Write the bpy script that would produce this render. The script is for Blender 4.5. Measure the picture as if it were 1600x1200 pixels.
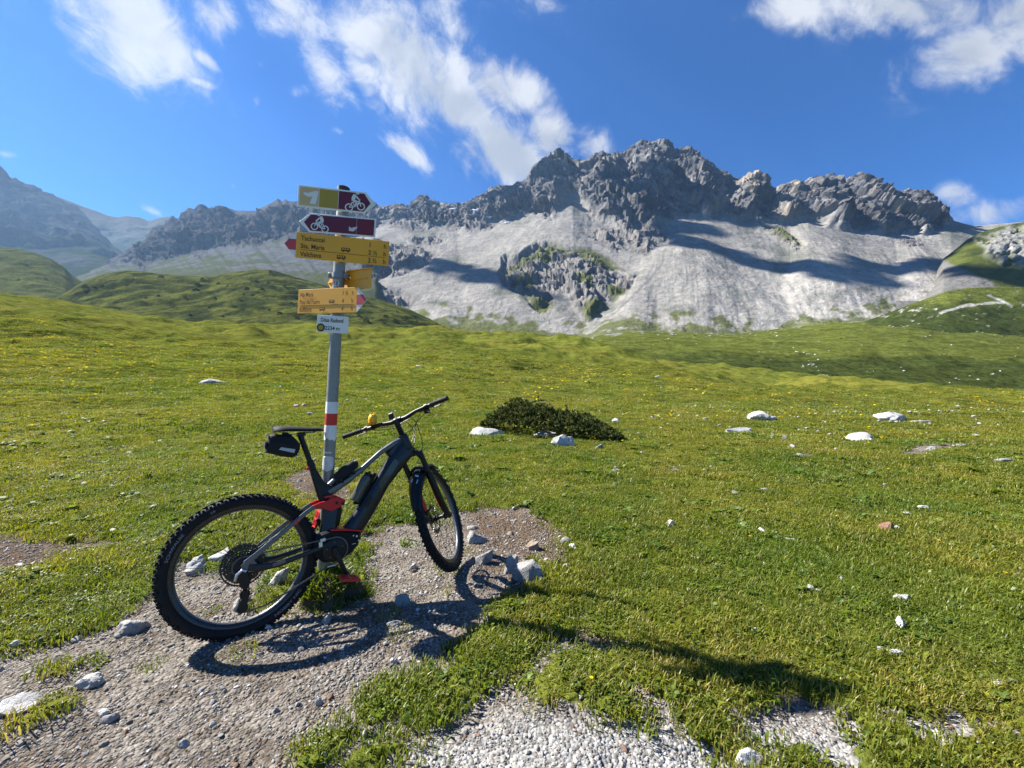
import bpy, math, random
import numpy as np
from mathutils import Vector, Matrix
random.seed(7); rng = np.random.default_rng(11)
sc = bpy.context.scene
for o in list(bpy.data.objects): bpy.data.objects.remove(o)
COL = sc.collection
# ------------------------------------------------------------------ camera
FPX, U0, V0, CH = 632.0, 800.0, 600.0, 1.32      # focal length in photo pixels, centre, camera height
cam_d = bpy.data.cameras.new('camera'); cam = bpy.data.objects.new('camera', cam_d); COL.objects.link(cam)
cam.location = (0, 0, CH); cam.rotation_euler = (math.radians(90), 0, 0)
cam_d.sensor_width = 36; cam_d.lens = 36 * FPX / 1600; cam_d.clip_start = 0.05; cam_d.clip_end = 60000
sc.camera = cam
# ------------------------------------------------------------------ light
SUN_DIR = Vector((-2.50, 0.82, 2.58)).normalized()
SUN_EL = math.asin(SUN_DIR.z); SUN_AZ = math.atan2(SUN_DIR.x, SUN_DIR.y)
sd = bpy.data.lights.new('sun', 'SUN'); sd.energy = 5.0; sd.angle = math.radians(0.53); sd.color = (1, .955, .88)
so = bpy.data.objects.new('sun', sd); COL.objects.link(so)
so.rotation_euler = SUN_DIR.to_track_quat('Z', 'Y').to_euler(); so.location = (-30, 8, 30)
sc.view_settings.view_transform = 'Standard'; sc.view_settings.look = 'None'
sc.view_settings.gamma = 1; sc.view_settings.use_curve_mapping = False
sc.view_settings.exposure = 1.68
sc.render.engine = 'CYCLES'
sc.cycles.max_bounces = 6; sc.cycles.diffuse_bounces = 3; sc.cycles.glossy_bounces = 3
sc.cycles.transmission_bounces = 4; sc.cycles.volume_bounces = 0; sc.cycles.transparent_max_bounces = 8
sc.cycles.sample_clamp_indirect = 4
sc.cycles.use_denoising = True
try:
    sc.cycles.denoiser = 'OPENIMAGEDENOISE'; sc.cycles.denoising_input_passes = 'RGB_ALBEDO_NORMAL'
except Exception: pass

class NT:
    """small helper for node trees"""
    def __init__(s, tree): s.t = tree; s.n = tree.nodes; s.l = tree.links
    def __call__(s, typ, ins=None, **kw):
        nd = s.n.new(typ)
        for k, v in kw.items(): setattr(nd, k, v)
        for k, v in (ins or {}).items(): s.set(nd.inputs[k], v)
        return nd
    def set(s, sock, v):
        if isinstance(v, bpy.types.NodeSocket): s.l.new(v, sock)
        elif isinstance(v, bpy.types.Node): s.l.new(v.outputs[0], sock)
        else:
            if hasattr(sock, 'default_value') and sock.type == 'RGBA' and len(v) == 3: v = (*v, 1)
            sock.default_value = v
    def math(s, op, a, b=0.0, c=None, clamp=False):
        nd = s.n.new('ShaderNodeMath'); nd.operation = op; nd.use_clamp = clamp
        s.set(nd.inputs[0], a); s.set(nd.inputs[1], b)
        if c is not None: s.set(nd.inputs[2], c)
        return nd.outputs[0]
    def mix(s, fac, a, b, blend='MIX'):
        nd = s.n.new('ShaderNodeMix'); nd.data_type = 'RGBA'; nd.blend_type = blend; nd.clamp_factor = True
        s.set(nd.inputs[0], fac); s.set(nd.inputs[6], a); s.set(nd.inputs[7], b)
        return nd.outputs[2]
    def noise(s, vec, scale, detail=4, rough=.55, dist=0):
        nd = s('ShaderNodeTexNoise', {'Scale': scale, 'Detail': detail, 'Roughness': rough, 'Distortion': dist})
        if vec is not None: s.set(nd.inputs['Vector'], vec)
        return nd.outputs[0]
    def ramp(s, fac, lo, hi, a=0.0, b=1.0):
        nd = s.n.new('ShaderNodeMapRange'); nd.interpolation_type = 'SMOOTHSTEP'
        for i, v in enumerate((fac, lo, hi, a, b)): s.set(nd.inputs[i], v)
        return nd.outputs[0]

# ------------------------------------------------------------------ sky
W = bpy.data.worlds.new('World'); sc.world = W; W.use_nodes = True
T = NT(W.node_tree); T.n.clear()
sky = T('ShaderNodeTexSky', sky_type='NISHITA', sun_disc=False, sun_elevation=SUN_EL, sun_rotation=SUN_AZ,
        altitude=2234, air_density=1.0, dust_density=0.35, ozone_density=3.0)
tc = T('ShaderNodeTexCoord').outputs['Generated']
skyc = T.mix(1.0, sky.outputs[0], (0.34, 0.77, 1.22), 'MULTIPLY')
sep = T('ShaderNodeSeparateXYZ', {0: tc})
ysafe = T.math('MAXIMUM', sep.outputs[1], .05)
ga = T.math('DIVIDE', sep.outputs[0], ysafe); gb = T.math('DIVIDE', sep.outputs[2], ysafe)
P = T('ShaderNodeCombineXYZ', {0: ga, 1: gb, 2: 1.0}).outputs[0]
# clouds: ragged ellipses on the sky, (photo u, v, half length, half width, slope angle, strength)
CL = [(200,30,175,80,48,1.05),(265,80,85,42,55,1.0),(335,20,62,42,62,.9),(318,92,40,13,35,.85),(308,127,40,10,20,.8),(120,20,30,11,20,.7),(142,52,26,10,50,.6),
 (455,25,95,50,38,.95),(500,100,100,36,54,.95),(545,150,60,20,62,.6),(600,60,110,85,40,1.05),(660,110,115,70,48,1.1),(575,140,80,22,62,.7),(720,170,90,52,35,1.05),
 (790,135,80,46,28,1.0),(780,230,105,62,38,1.1),(860,210,52,46,70,1.0),(920,225,42,36,60,.7),(815,265,80,35,20,1.0),(690,20,60,40,50,.9),
 (632,237,58,22,36,.8),(597,244,20,11,20,.65),(530,205,18,8,25,.55),(466,140,30,18,-10,.65),(403,160,14,11,60,.55),(408,100,14,9,50,.5),
 (1235,10,95,42,-12,.8),(1430,12,200,52,4,1.0),(1530,75,130,62,-22,.95),(1600,35,130,80,0,.95),(1492,306,42,25,8,.75),(1560,332,95,30,-5,.7),(1500,345,60,14,-8,.5),
 (10,240,28,10,10,.7),(236,328,24,10,20,.65),(365,290,9,8,0,.45),
 (150,-160,260,110,35,.9),(600,-170,300,120,30,.9),(1300,-200,260,90,10,.7),(-250,60,200,60,30,.7),(1950,120,240,60,-10,.7)]
acc = None
for u, v, L, Wd, ang, st in CL:
    a = math.radians(ang); ca, sa = math.cos(a), math.sin(a)
    ax_, bx_ = (u-U0)/FPX, (V0-v)/FPX
    # photo slope angle is measured downward to the right; b grows upward
    m1 = (FPX/L*ca, -FPX/L*sa, -(FPX/L)*(ax_*ca - bx_*sa)); m2 = (FPX/Wd*sa, FPX/Wd*ca, -(FPX/Wd)*(ax_*sa + bx_*ca))
    d1 = T('ShaderNodeVectorMath', {0: P, 1: m1}, operation='DOT_PRODUCT').outputs['Value']
    d2 = T('ShaderNodeVectorMath', {0: P, 1: m2}, operation='DOT_PRODUCT').outputs['Value']
    r2 = T.math('ADD', T.math('MULTIPLY', d1, d1), T.math('MULTIPLY', d2, d2))
    g = T.math('MULTIPLY', T.math('EXPONENT', T.math('MULTIPLY', r2, -1.0)), st)
    acc = g if acc is None else T.math('SMOOTH_MAX', acc, g, .12)
warp = T('ShaderNodeTexNoise', {'Vector': tc, 'Scale': 5.0, 'Detail': 3.0})
wv = T('ShaderNodeVectorMath', {0: warp.outputs['Color'], 1: (.14, .14, .14)}, operation='MULTIPLY').outputs[0]
pv = T('ShaderNodeVectorMath', {0: tc, 1: wv}, operation='ADD').outputs[0]
# filaments run down to the right as the clouds do
mp = T('ShaderNodeMapping', {'Vector': pv, 'Rotation': (0, math.radians(-42), 0), 'Scale': (.62, 1, 1.35)}, vector_type='TEXTURE')
n1 = T.noise(mp.outputs[0], 7.0, 9, .62, .25)
n2 = T.noise(pv, 19.0, 9, .66, .3)
dens = T.math('ADD', acc, T.math('MULTIPLY', T.math('SUBTRACT', n1, .5), 1.65))
dens = T.math('ADD', dens, T.math('MULTIPLY', T.math('SUBTRACT', n2, .5), 1.0))
cov = T.math('POWER', T.ramp(dens, .27, 1.0), 1.35)
cov = T.math('MULTIPLY', cov, T.ramp(acc, .05, .25))
cov = T.math('MULTIPLY', cov, T.ramp(sep.outputs[1], .06, .2))
n3 = T.noise(pv, 4.5, 5, .55)
thick = T.math('MULTIPLY', T.ramp(acc, .45, 1.0), T.ramp(n3, .36, .60))
ccol = T.mix(T.math('MULTIPLY', thick, .75), (5.6, 5.8, 6.1), (2.7, 3.1, 3.7))
fin = T.mix(T.math('MULTIPLY', cov, .93), skyc, ccol)
bg = T('ShaderNodeBackground', {'Color': fin, 'Strength': 0.05})
T('ShaderNodeOutputWorld', {'Surface': bg})

# ------------------------------------------------------------------ numeric helpers
def hsh(ix, iy, iz, seed):
    h = (ix.astype(np.uint32)*np.uint32(374761393) + iy.astype(np.uint32)*np.uint32(668265263)
         + iz.astype(np.uint32)*np.uint32(2147483647) + np.uint32((seed*144269504 + 974711) & 0xffffffff))
    h = (h ^ (h >> np.uint32(13)))*np.uint32(1274126177)
    h = (h ^ (h >> np.uint32(15)))*np.uint32(2246822519)
    return h ^ (h >> np.uint32(16))
def pn(x, y, z=0.0, seed=0):
    x, y, z = np.broadcast_arrays(np.asarray(x, np.float64), np.asarray(y, np.float64), np.asarray(z, np.float64))
    ix, iy, iz = np.floor(x), np.floor(y), np.floor(z)
    fx, fy, fz = (x-ix).astype(np.float32), (y-iy).astype(np.float32), (z-iz).astype(np.float32)
    ix, iy, iz = ix.astype(np.int64), iy.astype(np.int64), iz.astype(np.int64)
    q = lambda t: t*t*t*(t*(t*6-15)+10)
    sx, sy, sz = q(fx), q(fy), q(fz)
    out = 0
    for dx in (0, 1):
        wx = sx if dx else 1-sx
        for dy in (0, 1):
            wy = sy if dy else 1-sy
            for dz in (0, 1):
                h = hsh(ix+dx, iy+dy, iz+dz, seed)
                g1 = (h & np.uint32(1023)).astype(np.float32)/511.5-1
                g2 = ((h >> np.uint32(10)) & np.uint32(1023)).astype(np.float32)/511.5-1
                g3 = ((h >> np.uint32(20)) & np.uint32(1023)).astype(np.float32)/511.5-1
                out = out + wx*wy*(sz if dz else 1-sz)*(g1*(fx-dx)+g2*(fy-dy)+g3*(fz-dz))
    return out
def fbm(x, y, z=0.0, o=4, seed=0, gain=.5, ridged=False):
    a, s, t = 1.0, 0.0, 0.0
    for i in range(o):
        n = pn(x*2.03**i, y*2.03**i, np.asarray(z)*2.03**i, seed+i*7)
        if ridged: n = .55-2*np.abs(n)
        s = s+a*n; t += a; a *= gain
    return s/t
def facets(x, y, z, seed):
    """broken rock: every Voronoi cell is a block with its own offset and its own tilted face (about -1..1)"""
    ix, iy, iz = np.floor(x).astype(np.int64), np.floor(y).astype(np.int64), np.floor(z).astype(np.int64)
    best = np.full(x.shape, 1e9); out = np.zeros(x.shape)
    for dx in (-1, 0, 1):
        for dy in (-1, 0, 1):
            for dz in (-1, 0, 1):
                h = hsh(ix+dx, iy+dy, iz+dz, seed); h2 = hsh(ix+dx, iy+dy, iz+dz, seed+991)
                q = lambda hh, s_: ((hh >> np.uint32(s_)) & np.uint32(1023)).astype(np.float32)/1023
                ex, ey, ez = x-(ix+dx+q(h, 0)), y-(iy+dy+q(h, 10)), z-(iz+dz+q(h, 20)); d = ex*ex+ey*ey+ez*ez
                val = (q(h2, 0)-.5)*1.1+ex*(q(h2, 10)-.5)*2.4+ez*(q(h2, 20)-.62)*2.4
                m = d < best; best = np.where(m, d, best); out = np.where(m, val, out)
    return out
def sstep(a, b, x):
    t = np.clip((x-a)/(b-a), 0, 1); return t*t*(3-2*t)
def psdf(px, py, poly):
    """signed distance to a polygon, positive inside"""
    poly = np.asarray(poly, float); d = np.full(px.shape, 1e18); ins = np.zeros(px.shape, bool)
    for i in range(len(poly)):
        ax, ay = poly[i]; bx, by = poly[i-1]
        ex, ey = bx-ax, by-ay; wx, wy = px-ax, py-ay
        t = np.clip((wx*ex+wy*ey)/(ex*ex+ey*ey+1e-12), 0, 1)
        d = np.minimum(d, (wx-ex*t)**2+(wy-ey*t)**2)
        if ay != by:
            c = ((ay > py) != (by > py)) & (px < (bx-ax)*(py-ay)/(by-ay)+ax); ins ^= c
    return np.where(ins, 1, -1)*np.sqrt(d)
def mkmesh(name, verts, faces, smooth=True):
    """verts Nx3, faces Mx4 or Mx3 array"""
    me = bpy.data.meshes.new(name); verts = np.ascontiguousarray(verts, np.float32); faces = np.ascontiguousarray(faces, np.int32)
    me.vertices.add(len(verts)); me.vertices.foreach_set('co', verts.ravel())
    k = faces.shape[1]; me.loops.add(faces.size); me.loops.foreach_set('vertex_index', faces.ravel())
    me.polygons.add(len(faces)); me.polygons.foreach_set('loop_start', np.arange(0, faces.size, k, dtype=np.int32))
    me.polygons.foreach_set('use_smooth', np.full(len(faces), smooth))
    me.update(calc_edges=True); return me
def vattr(me, name, arr):
    arr = np.asarray(arr, np.float32)
    if arr.ndim == 1:
        a = me.attributes.new(name, 'FLOAT', 'POINT'); a.data.foreach_set('value', np.ascontiguousarray(arr))
    else:
        a = me.attributes.new(name, 'FLOAT_COLOR', 'POINT')
        a.data.foreach_set('color', np.concatenate([arr, np.ones((len(arr), 1), np.float32)], 1).ravel())
def gridfaces(nr, nc):
    i = np.arange(nr-1)[:, None]*nc + np.arange(nc-1)[None, :]
    return np.stack([i, i+1, i+nc+1, i+nc], -1).reshape(-1, 4)
def link(name, me, mat=None, parent=None):
    o = bpy.data.objects.new(name, me); COL.objects.link(o)
    if mat is not None and me is not None and len(me.materials) == 0: me.materials.append(mat)
    if parent is not None: o.parent = parent
    return o
def tag(o, label=None, cat=None, group=None, kind=None):
    for k, v in (('label', label), ('category', cat), ('group', group), ('kind', kind)):
        if v: o[k] = v
    return o
def empty(name, loc=(0, 0, 0)):
    o = bpy.data.objects.new(name, None); COL.objects.link(o); o.location = loc; o.empty_display_size = .2; return o
def pix(u, v, d):
    return Vector(((u-U0)/FPX*d, d, CH+(V0-v)/FPX*d))

# ------------------------------------------------------------------ materials
def newmat(name):
    m = bpy.data.materials.new(name); m.use_nodes = True; t = NT(m.node_tree); t.n.clear(); return m, t
def pbr(name, col, rough=.5, metal=0.0, var=.12, scale=30, bump=0.0, bscale=200, spec=.5, coat=0.0):
    m, t = newmat(name); tcn = t('ShaderNodeTexCoord').outputs['Object']
    n = t.noise(tcn, scale, 5, .6)
    dk = tuple(c*(1-var*2) for c in col); lt = tuple(min(1, c*(1+var*2)) for c in col)
    c = t.mix(n, dk, lt)
    b = t('ShaderNodeBsdfPrincipled', {'Base Color': c, 'Metallic': metal, 'Specular IOR Level': spec, 'Coat Weight': coat,
          'Roughness': t.ramp(n, .2, .8, max(.05, rough-.1), min(1, rough+.1))})
    if bump: t.set(b.inputs['Normal'], t('ShaderNodeBump', {'Strength': bump, 'Distance': .002, 'Height': t.noise(tcn, bscale, 3)}).outputs[0])
    t('ShaderNodeOutputMaterial', {'Surface': b}); return m
def terrain_mat(name, bumps, rough=.95, attr='Col', vary=()):
    """vertex colour (the albedo of rock, scree or turf) varied by fine noise, with bump; bumps: (scale per metre, distance m, strength)"""
    m, t = newmat(name); pos = t('ShaderNodeNewGeometry').outputs['Position']
    c = t('ShaderNodeAttribute', attribute_name=attr).outputs['Color']
    for s, amt in vary:
        n = t.noise(pos, s, 6, .62)
        c = t.mix(1.0, c, t.mix(t.ramp(n, .25, .75), (1-amt,)*3, (1+amt,)*3), 'MULTIPLY')
    b = t('ShaderNodeBsdfPrincipled', {'Base Color': c, 'Roughness': rough, 'Specular IOR Level': 0.0})
    nrm = None
    for s, dist, st in bumps:
        ins = {'Strength': st, 'Distance': dist, 'Height': t.noise(pos, s, 6, .62)}
        if nrm is not None: ins['Normal'] = nrm
        nrm = t('ShaderNodeBump', ins).outputs[0]
    t.set(b.inputs['Normal'], nrm); t('ShaderNodeOutputMaterial', {'Surface': b}); return m
# ================================================================== TERRAIN: far things first
def curve(pts, smooth=0):
    p = np.array(sorted(pts), float)
    def f(u):
        y = np.interp(u, p[:, 0], p[:, 1]); return y
    return f
def fan(us, rows, ns, pw=None):
    """sheet through rows of (v(u), d(u)); ns = steps per strip.  returns U,V,D grids from the bottom row to the last"""
    Vs, Ds = [], []
    for k in range(len(rows)-1):
        (v0, d0), (v1, d1) = rows[k], rows[k+1]
        n = ns[k]; s = np.linspace(0, 1, n+1)[(0 if k == 0 else 1):, None]
        e = s if not pw or pw[k] == 1 else s**pw[k]
        Vs.append(v0(us)[None]*(1-s)+v1(us)[None]*s)
        Ds.append(np.exp(np.log(d0(us))[None]*(1-e)+np.log(d1(us))[None]*e))
    V = np.concatenate(Vs); D = np.concatenate(Ds); return np.broadcast_to(us[None], V.shape).copy(), V, D
def to_xyz(U, V, D): return np.stack([(U-U0)/FPX*D, D, CH+(V0-V)/FPX*D], -1)
def normals(Pt):
    du = np.gradient(Pt, axis=1); dv = np.gradient(Pt, axis=0)
    n = np.cross(du, dv); n /= np.linalg.norm(n, axis=-1, keepdims=True)+1e-9; return n
def sheet(name, Pt, col, mat):
    nr, nc = Pt.shape[:2]; me = mkmesh(name, Pt.reshape(-1, 3), gridfaces(nr, nc)); vattr(me, 'Col', col.reshape(-1, 3))
    o = link(name, me, mat); o['kind'] = 'structure'; return o
def lerp(a, b, m): return a*(1-m[..., None])+b*m[..., None]
def blur(a, axis, n):
    k = np.hanning(2*n+3)[1:-1]; k /= k.sum(); a = np.moveaxis(a, axis, 0); p = np.concatenate([np.repeat(a[:1], n, 0), a, np.repeat(a[-1:], n, 0)])
    return np.moveaxis(sum(k[i]*p[i:i+len(a)] for i in range(2*n+1)), 0, axis)
def line(U, V, pts, w):
    d = np.full(U.shape, 1e9)
    for (a0, b0), (a1, b1) in zip(pts[:-1], pts[1:]):
        ex, ey = a1-a0, b1-b0; t = np.clip(((U-a0)*ex+(V-b0)*ey)/(ex*ex+ey*ey), 0, 1); d = np.minimum(d, np.hypot(U-a0-ex*t, V-b0-ey*t))
    return sstep(w, w*.4, d)
C_ = lambda *a: np.array(a, float)
con = lambda c: (lambda u: np.full(np.shape(u), float(c)))
rock_mat = terrain_mat('mountain_rock', [(.02, 9, .8), (.09, 3.2, .9), (.35, .9, .9)], vary=((.012, .12), (.06, .22), (.3, .16)))
far_mat = terrain_mat('far_rock', [(.008, 22, .8), (.035, 8, .9)], vary=((.006, .15), (.03, .2)))
hill_mat = terrain_mat('hill_turf', [(.05, 2.4, .9), (.25, .8, 1.0), (1.1, .25, 1.0)], vary=((.02, .20), (.09, .34), (.35, .40), (1.2, .3)))
ROCK, ROCKW, SCREE, SCREEL, TURF, TURFD = C_(.085,.085,.090), C_(.20,.185,.17), C_(.158,.152,.140), C_(.276,.260,.234), C_(.062,.072,.014), C_(.036,.047,.012)

def broken(X, Y, Z, m, s=1.0, seed=301):
    """blocks, ledges and ribs in metres where the mask m is set"""
    k = m.ravel() > .02; x, y, z = X.ravel()[k], Y.ravel()[k], Z.ravel()[k]; o = np.zeros(m.size)
    wx = 14*s*pn(x/(50*s), y/(50*s), z/(50*s), seed+5); xx = x+wx+z*.28; zz = z+x*.32-wx
    o[k] = s*(facets(xx/(135*s), y/(150*s), zz/(210*s), seed+7)*24+facets(xx/(62*s), y/(70*s), zz/(105*s), seed)*17+facets(xx/(25*s), y/(30*s), zz/(40*s), seed+1)*10+facets(xx/(11*s), y/(14*s), zz/(15*s), seed+2)*5.5)
    return o.reshape(m.shape)*m
def rock_disp(X, Y, Z, s=1.0):
    """craggy limestone: tilted strata and upright ribs, metres at scale 1"""
    wx = 30*s*pn(X/(160*s), Y/(160*s), Z/(160*s), 3); wz = 30*s*pn(X/(150*s), Y/(150*s), Z/(150*s), 4)
    x, y, z = X+wx, Y, Z+wz
    big = fbm(x/(190*s), y/(260*s), z/(300*s), 3, 21, .5, True)
    rib = fbm(x/(62*s)+z/(210*s), y/(120*s), z/(190*s), 4, 31, .55, True)
    cell = fbm(x/(34*s), y/(40*s), (z*.8+x*.45)/(30*s), 4, 41, .58, True)
    fine = fbm(x/(12*s), y/(14*s), (z*.85+x*.4)/(10*s), 3, 51, .6, True)
    return big, rib, cell, fine

# ---- distant valley head behind everything on the left
us = np.linspace(-250, 420, 190)
sk = curve([(-300,300),(-100,300),(60,300),(100,312),(126,322),(150,331),(171,339),(185,341),(200,338),(220,342),(232,346),(250,341),(270,340),(300,352),(430,360)])
U, V, D = fan(us, [(con(470), con(3600)), (con(400), con(4300)), (lambda u: sk(u), con(5600)), (lambda u: sk(u)+60, con(6500))], [12, 46, 6])
Pt = to_xyz(U, V, D); n = normals(Pt); X, Y, Z = Pt[..., 0], Pt[..., 1], Pt[..., 2]
b, r, c, f = rock_disp(X, Y, Z, 3.0); edge = sstep(0, 40, V-sk(U))
Pt = Pt + n*((b*120+r*55+c*22)*(.25+.75*edge))[..., None]
g = sstep(-.1, .25, fbm(X/500, Y/500, Z/260, 4, 5)+(V-365)/160)
FMP, FMU, FMV = Pt, U, V
sheet('far_mountain', Pt, lerp(C_(.085,.085,.08), C_(.045,.055,.02), g), far_mat)

# ---- left mountain, hazy, falling to the valley
us = np.linspace(-560, 290, 330)
sk = curve([(-600,60),(-300,150),(-120,215),(-40,246),(0,262),(9,270),(17,280),(26,281),(38,288),(52,292),(66,299),(80,306),(100,315),(120,326),(140,345),(155,362),(171,380),(192,394),(215,412),(250,440),(300,470)])
U, V, D = fan(us, [(con(520), con(1500)), (lambda u: np.maximum(sk(u)+20, 425), con(1900)), (sk, lambda u: 3000-(u>60)*np.clip(u-60, 0, 200)*3.0), (lambda u: sk(u)+70, con(3700))], [10, 110, 8])
Pt = to_xyz(U, V, D); n = normals(Pt); X, Y, Z = Pt[..., 0], Pt[..., 1], Pt[..., 2]
b, r, c, f = rock_disp(X, Y, Z, 1.9); edge = sstep(0, 45, V-sk(U))
rk = sstep(-.12, .1, fbm(X/300, Y/300, Z/200, 4, 9)+(360-V)/220)
Pt = Pt + n*((b*95*(.15+.85*edge)+(r*26+c*12)*(.3+.7*edge))*(.25+.75*rk)+broken(X, Y, Z, rk*(.3+.7*edge), 1.9, 341)*.8)[..., None]
g = sstep(-.05, .2, fbm(X/170, Y/170, Z/260, 4, 15)+(V-375)/160)
sheet('left_mountain', Pt, lerp(lerp(C_(.055,.055,.05), C_(.03,.031,.032), rk), C_(.03,.04,.012), g*(1-.4*rk)), far_mat)

# ---- craggy ridge behind the signpost
us = np.linspace(120, 690, 470)
sk = curve([(100,445),(140,428),(168,411),(196,397),(210,388),(224,376),(236,366),(245,355),(256,350),(269,339),(276,341),(283,343),(288,330),(296,325),(305,327),(315,321),(320,325),(325,329),(338,325),(350,323),(360,326),(367,329),(399,329),(413,322),(426,316),(434,310),(441,315),(446,312),(452,316),(469,318),(500,322),(540,320),(570,314),(586,313),(612,315),(640,324),(720,340),(800,350)])
cb = curve([(100,440),(168,415),(230,412),(300,396),(360,384),(420,376),(470,372),(520,372),(600,385),(700,395),(800,400)])
drop = lambda u: np.clip((u-585)/60, 0, 1)**1.5*190
U, V, D = fan(us, [(con(560), con(800)), (lambda u: 450+drop(u)*.8, con(1000)), (lambda u: cb(u)+drop(u), con(1750)), (lambda u: sk(u)+drop(u), con(2150)), (lambda u: sk(u)+50+drop(u), con(2700))], [8, 50, 75, 6])
Pt = to_xyz(U, V, D); n = normals(Pt); X, Y, Z = Pt[..., 0], Pt[..., 1], Pt[..., 2]
b, r, c, f = rock_disp(X, Y, Z, 1.1); wob = fbm(U/26, V/26, 0, 4, 6)
cliff = sstep(-7, 7, cb(U)-V+wob*42)*sstep(.0, .1, .30-fbm(U/60, V/18, 2, 3, 17)*.9-(U > 330)*.05)
up = (U > 335)*sstep(12, 4, V-sk(U)-6*wob)*sstep(480, 430, U)
isl = np.maximum.reduce([sstep(-4, 6, psdf(U, V+wob*14, p)) for p in (
    [(590,372),(640,370),(690,388),(702,405),(668,425),(620,438),(590,440),(560,420)], [(440,372),(500,368),(540,384),(600,392),(590,412),(520,400),(470,388)])])
rk = np.clip(np.maximum(cliff*(1-up), isl), 0, 1); edge = sstep(0, 26, V-sk(U))
Pt = Pt + n*((b*42*(.1+.9*edge)*rk+(r*16+c*8)*(.32+.68*edge)*rk+broken(X, Y, Z, rk*(.4+.6*edge), 1.15, 321) + isl*14 + fbm(X/24, Y/120, Z/80, 3, 8)*5*(1-rk))*1.0)[..., None]
streak = fbm((U-V*.75)/9, V/70, 1, 4, 19)
g = sstep(.02, .22, fbm(X/120, Y/120, Z/70, 4, 25)+(V-395)/140+streak*.25)*(1-rk)
colr = lerp(lerp(C_(.085,.087,.087), C_(.055,.060,.050), sstep(-.1, .3, streak)), TURF*.7+C_(.008,.009,.006), g*.8)
colr = lerp(colr, lerp(ROCK*.42, ROCKW*.34, sstep(-.05, .3, c+.25*wob)), rk)  # rock colours scaled down to stand for the ridge's backlit shade
sheet('craggy_ridge', Pt, colr, rock_mat)

# ---- main massif: crags on top, scree fans and rock islands below
NCOL = 1000
us = np.linspace(535, 1720, NCOL)
SKP = [(500,335),(560,330),(600,322),(622,318),(638,323),(646,313),(654,305),(661,303),(667,305),(674,312),(683,315),(700,317),(719,320),(742,310),(755,301),(768,294),(784,291),(800,289),(812,285),(820,281),(828,272),(836,261),(846,250),(856,245),(866,243),(875,241),(884,246),(890,253),(898,256),(908,259),(914,255),(926,246),(935,241),(940,236),(946,240),(955,238),(964,236),(973,240),(982,229),(992,227),(998,222),(1012,221),(1026,223),(1036,219),(1043,221),(1047,227),(1051,237),(1060,234),(1071,232),(1080,236),(1089,246),(1096,244),(1103,248),(1112,258),(1120,264),(1130,272),(1141,281),(1152,284),(1162,283),(1172,284),(1180,288),(1186,297),(1190,301),(1204,304),(1212,298),(1222,290),(1234,288),(1246,281),(1256,284),(1264,281),(1274,274),(1280,275),(1285,278),(1293,274),(1301,273),(1308,280),(1316,288),(1323,283),(1330,278),(1337,276),(1344,274),(1352,276),(1358,283),(1367,288),(1376,295),(1390,296),(1404,299),(1418,297),(1428,298),(1435,301),(1445,308),(1456,316),(1463,324),(1470,332),(1480,339),(1488,344),(1505,349),(1523,353),(1545,351),(1620,345),(1800,345)]
sk0 = curve(SKP)
sk = lambda u: sk0(u)+(4.2*fbm(np.asarray(u)/8.0, 0.3, 0.7, 4, 77, .6)+1.6*fbm(np.asarray(u)/2.6, 1.3, 0.7, 2, 78))*(np.asarray(u) < 1490)
cb = curve([(500,352),(640,345),(716,356),(770,348),(830,340),(870,330),(895,318),(925,340),(960,350),(1000,352),(1060,338),(1100,335),(1150,342),(1190,350),(1235,358),(1262,344),(1310,352),(1350,364),(1400,368),(1450,358),(1486,347),(1520,352),(1545,350),(1800,344)])
cb2 = lambda u: np.maximum(cb(u), sk(u)+1)
bs = curve([(500,560),(700,545),(860,560),(1000,555),(1150,560),(1300,545),(1430,525),(1600,510),(1800,510)])
dB, dC = curve([(500,760),(860,700),(1100,660),(1300,680),(1500,760),(1800,800)]), curve([(500,2000),(700,1850),(900,1600),(1100,1500),(1300,1480),(1500,1500),(1800,1500)])
mid = lambda u: (bs(u)*.42+cb2(u)*.58)
dC_b = dC; dC = lambda u: dC_b(u)+np.clip(348-cb(u), -20, 40)*3.4
dM = lambda u: dB(u)+(dC(u)-dB(u))*.40
dS = lambda u: dC(u)*1.035+np.clip(cb2(u)-sk(u), 1, 130)*2.3
U, V, D = fan(us, [(lambda u: bs(u)+60, lambda u: dB(u)*.93), (bs, dB), (mid, dM), (cb2, dC), (sk, dS), (lambda u: sk(u)+45, lambda u: dS(u)*1.2)], [5, 62, 100, 105, 5, ][:5], None)
Pt = to_xyz(U, V, D); n = normals(Pt); X, Y, Z = Pt[..., 0], Pt[..., 1], Pt[..., 2]
wob = fbm(U/30, V/30, 0, 5, 61); wob2 = fbm(U/11, V/11, 0, 3, 62)
b, r, c, f = rock_disp(X, Y, Z, 1.0)
cliff = sstep(-5, 5, cb(U)-V+wob*44+wob2*8)*(U < 1492)
gap = sstep(-3, 6, psdf(U+wob*14, V+wob*10, [(880,300),(900,296),(925,330),(945,345),(905,345),(870,335)]))
gap = np.maximum(gap, sstep(-3, 6, psdf(U+wob*14, V+wob*10, [(1195,352),(1250,338),(1300,352),(1280,365),(1215,370)])))
cliff = cliff*(1-gap)
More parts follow.
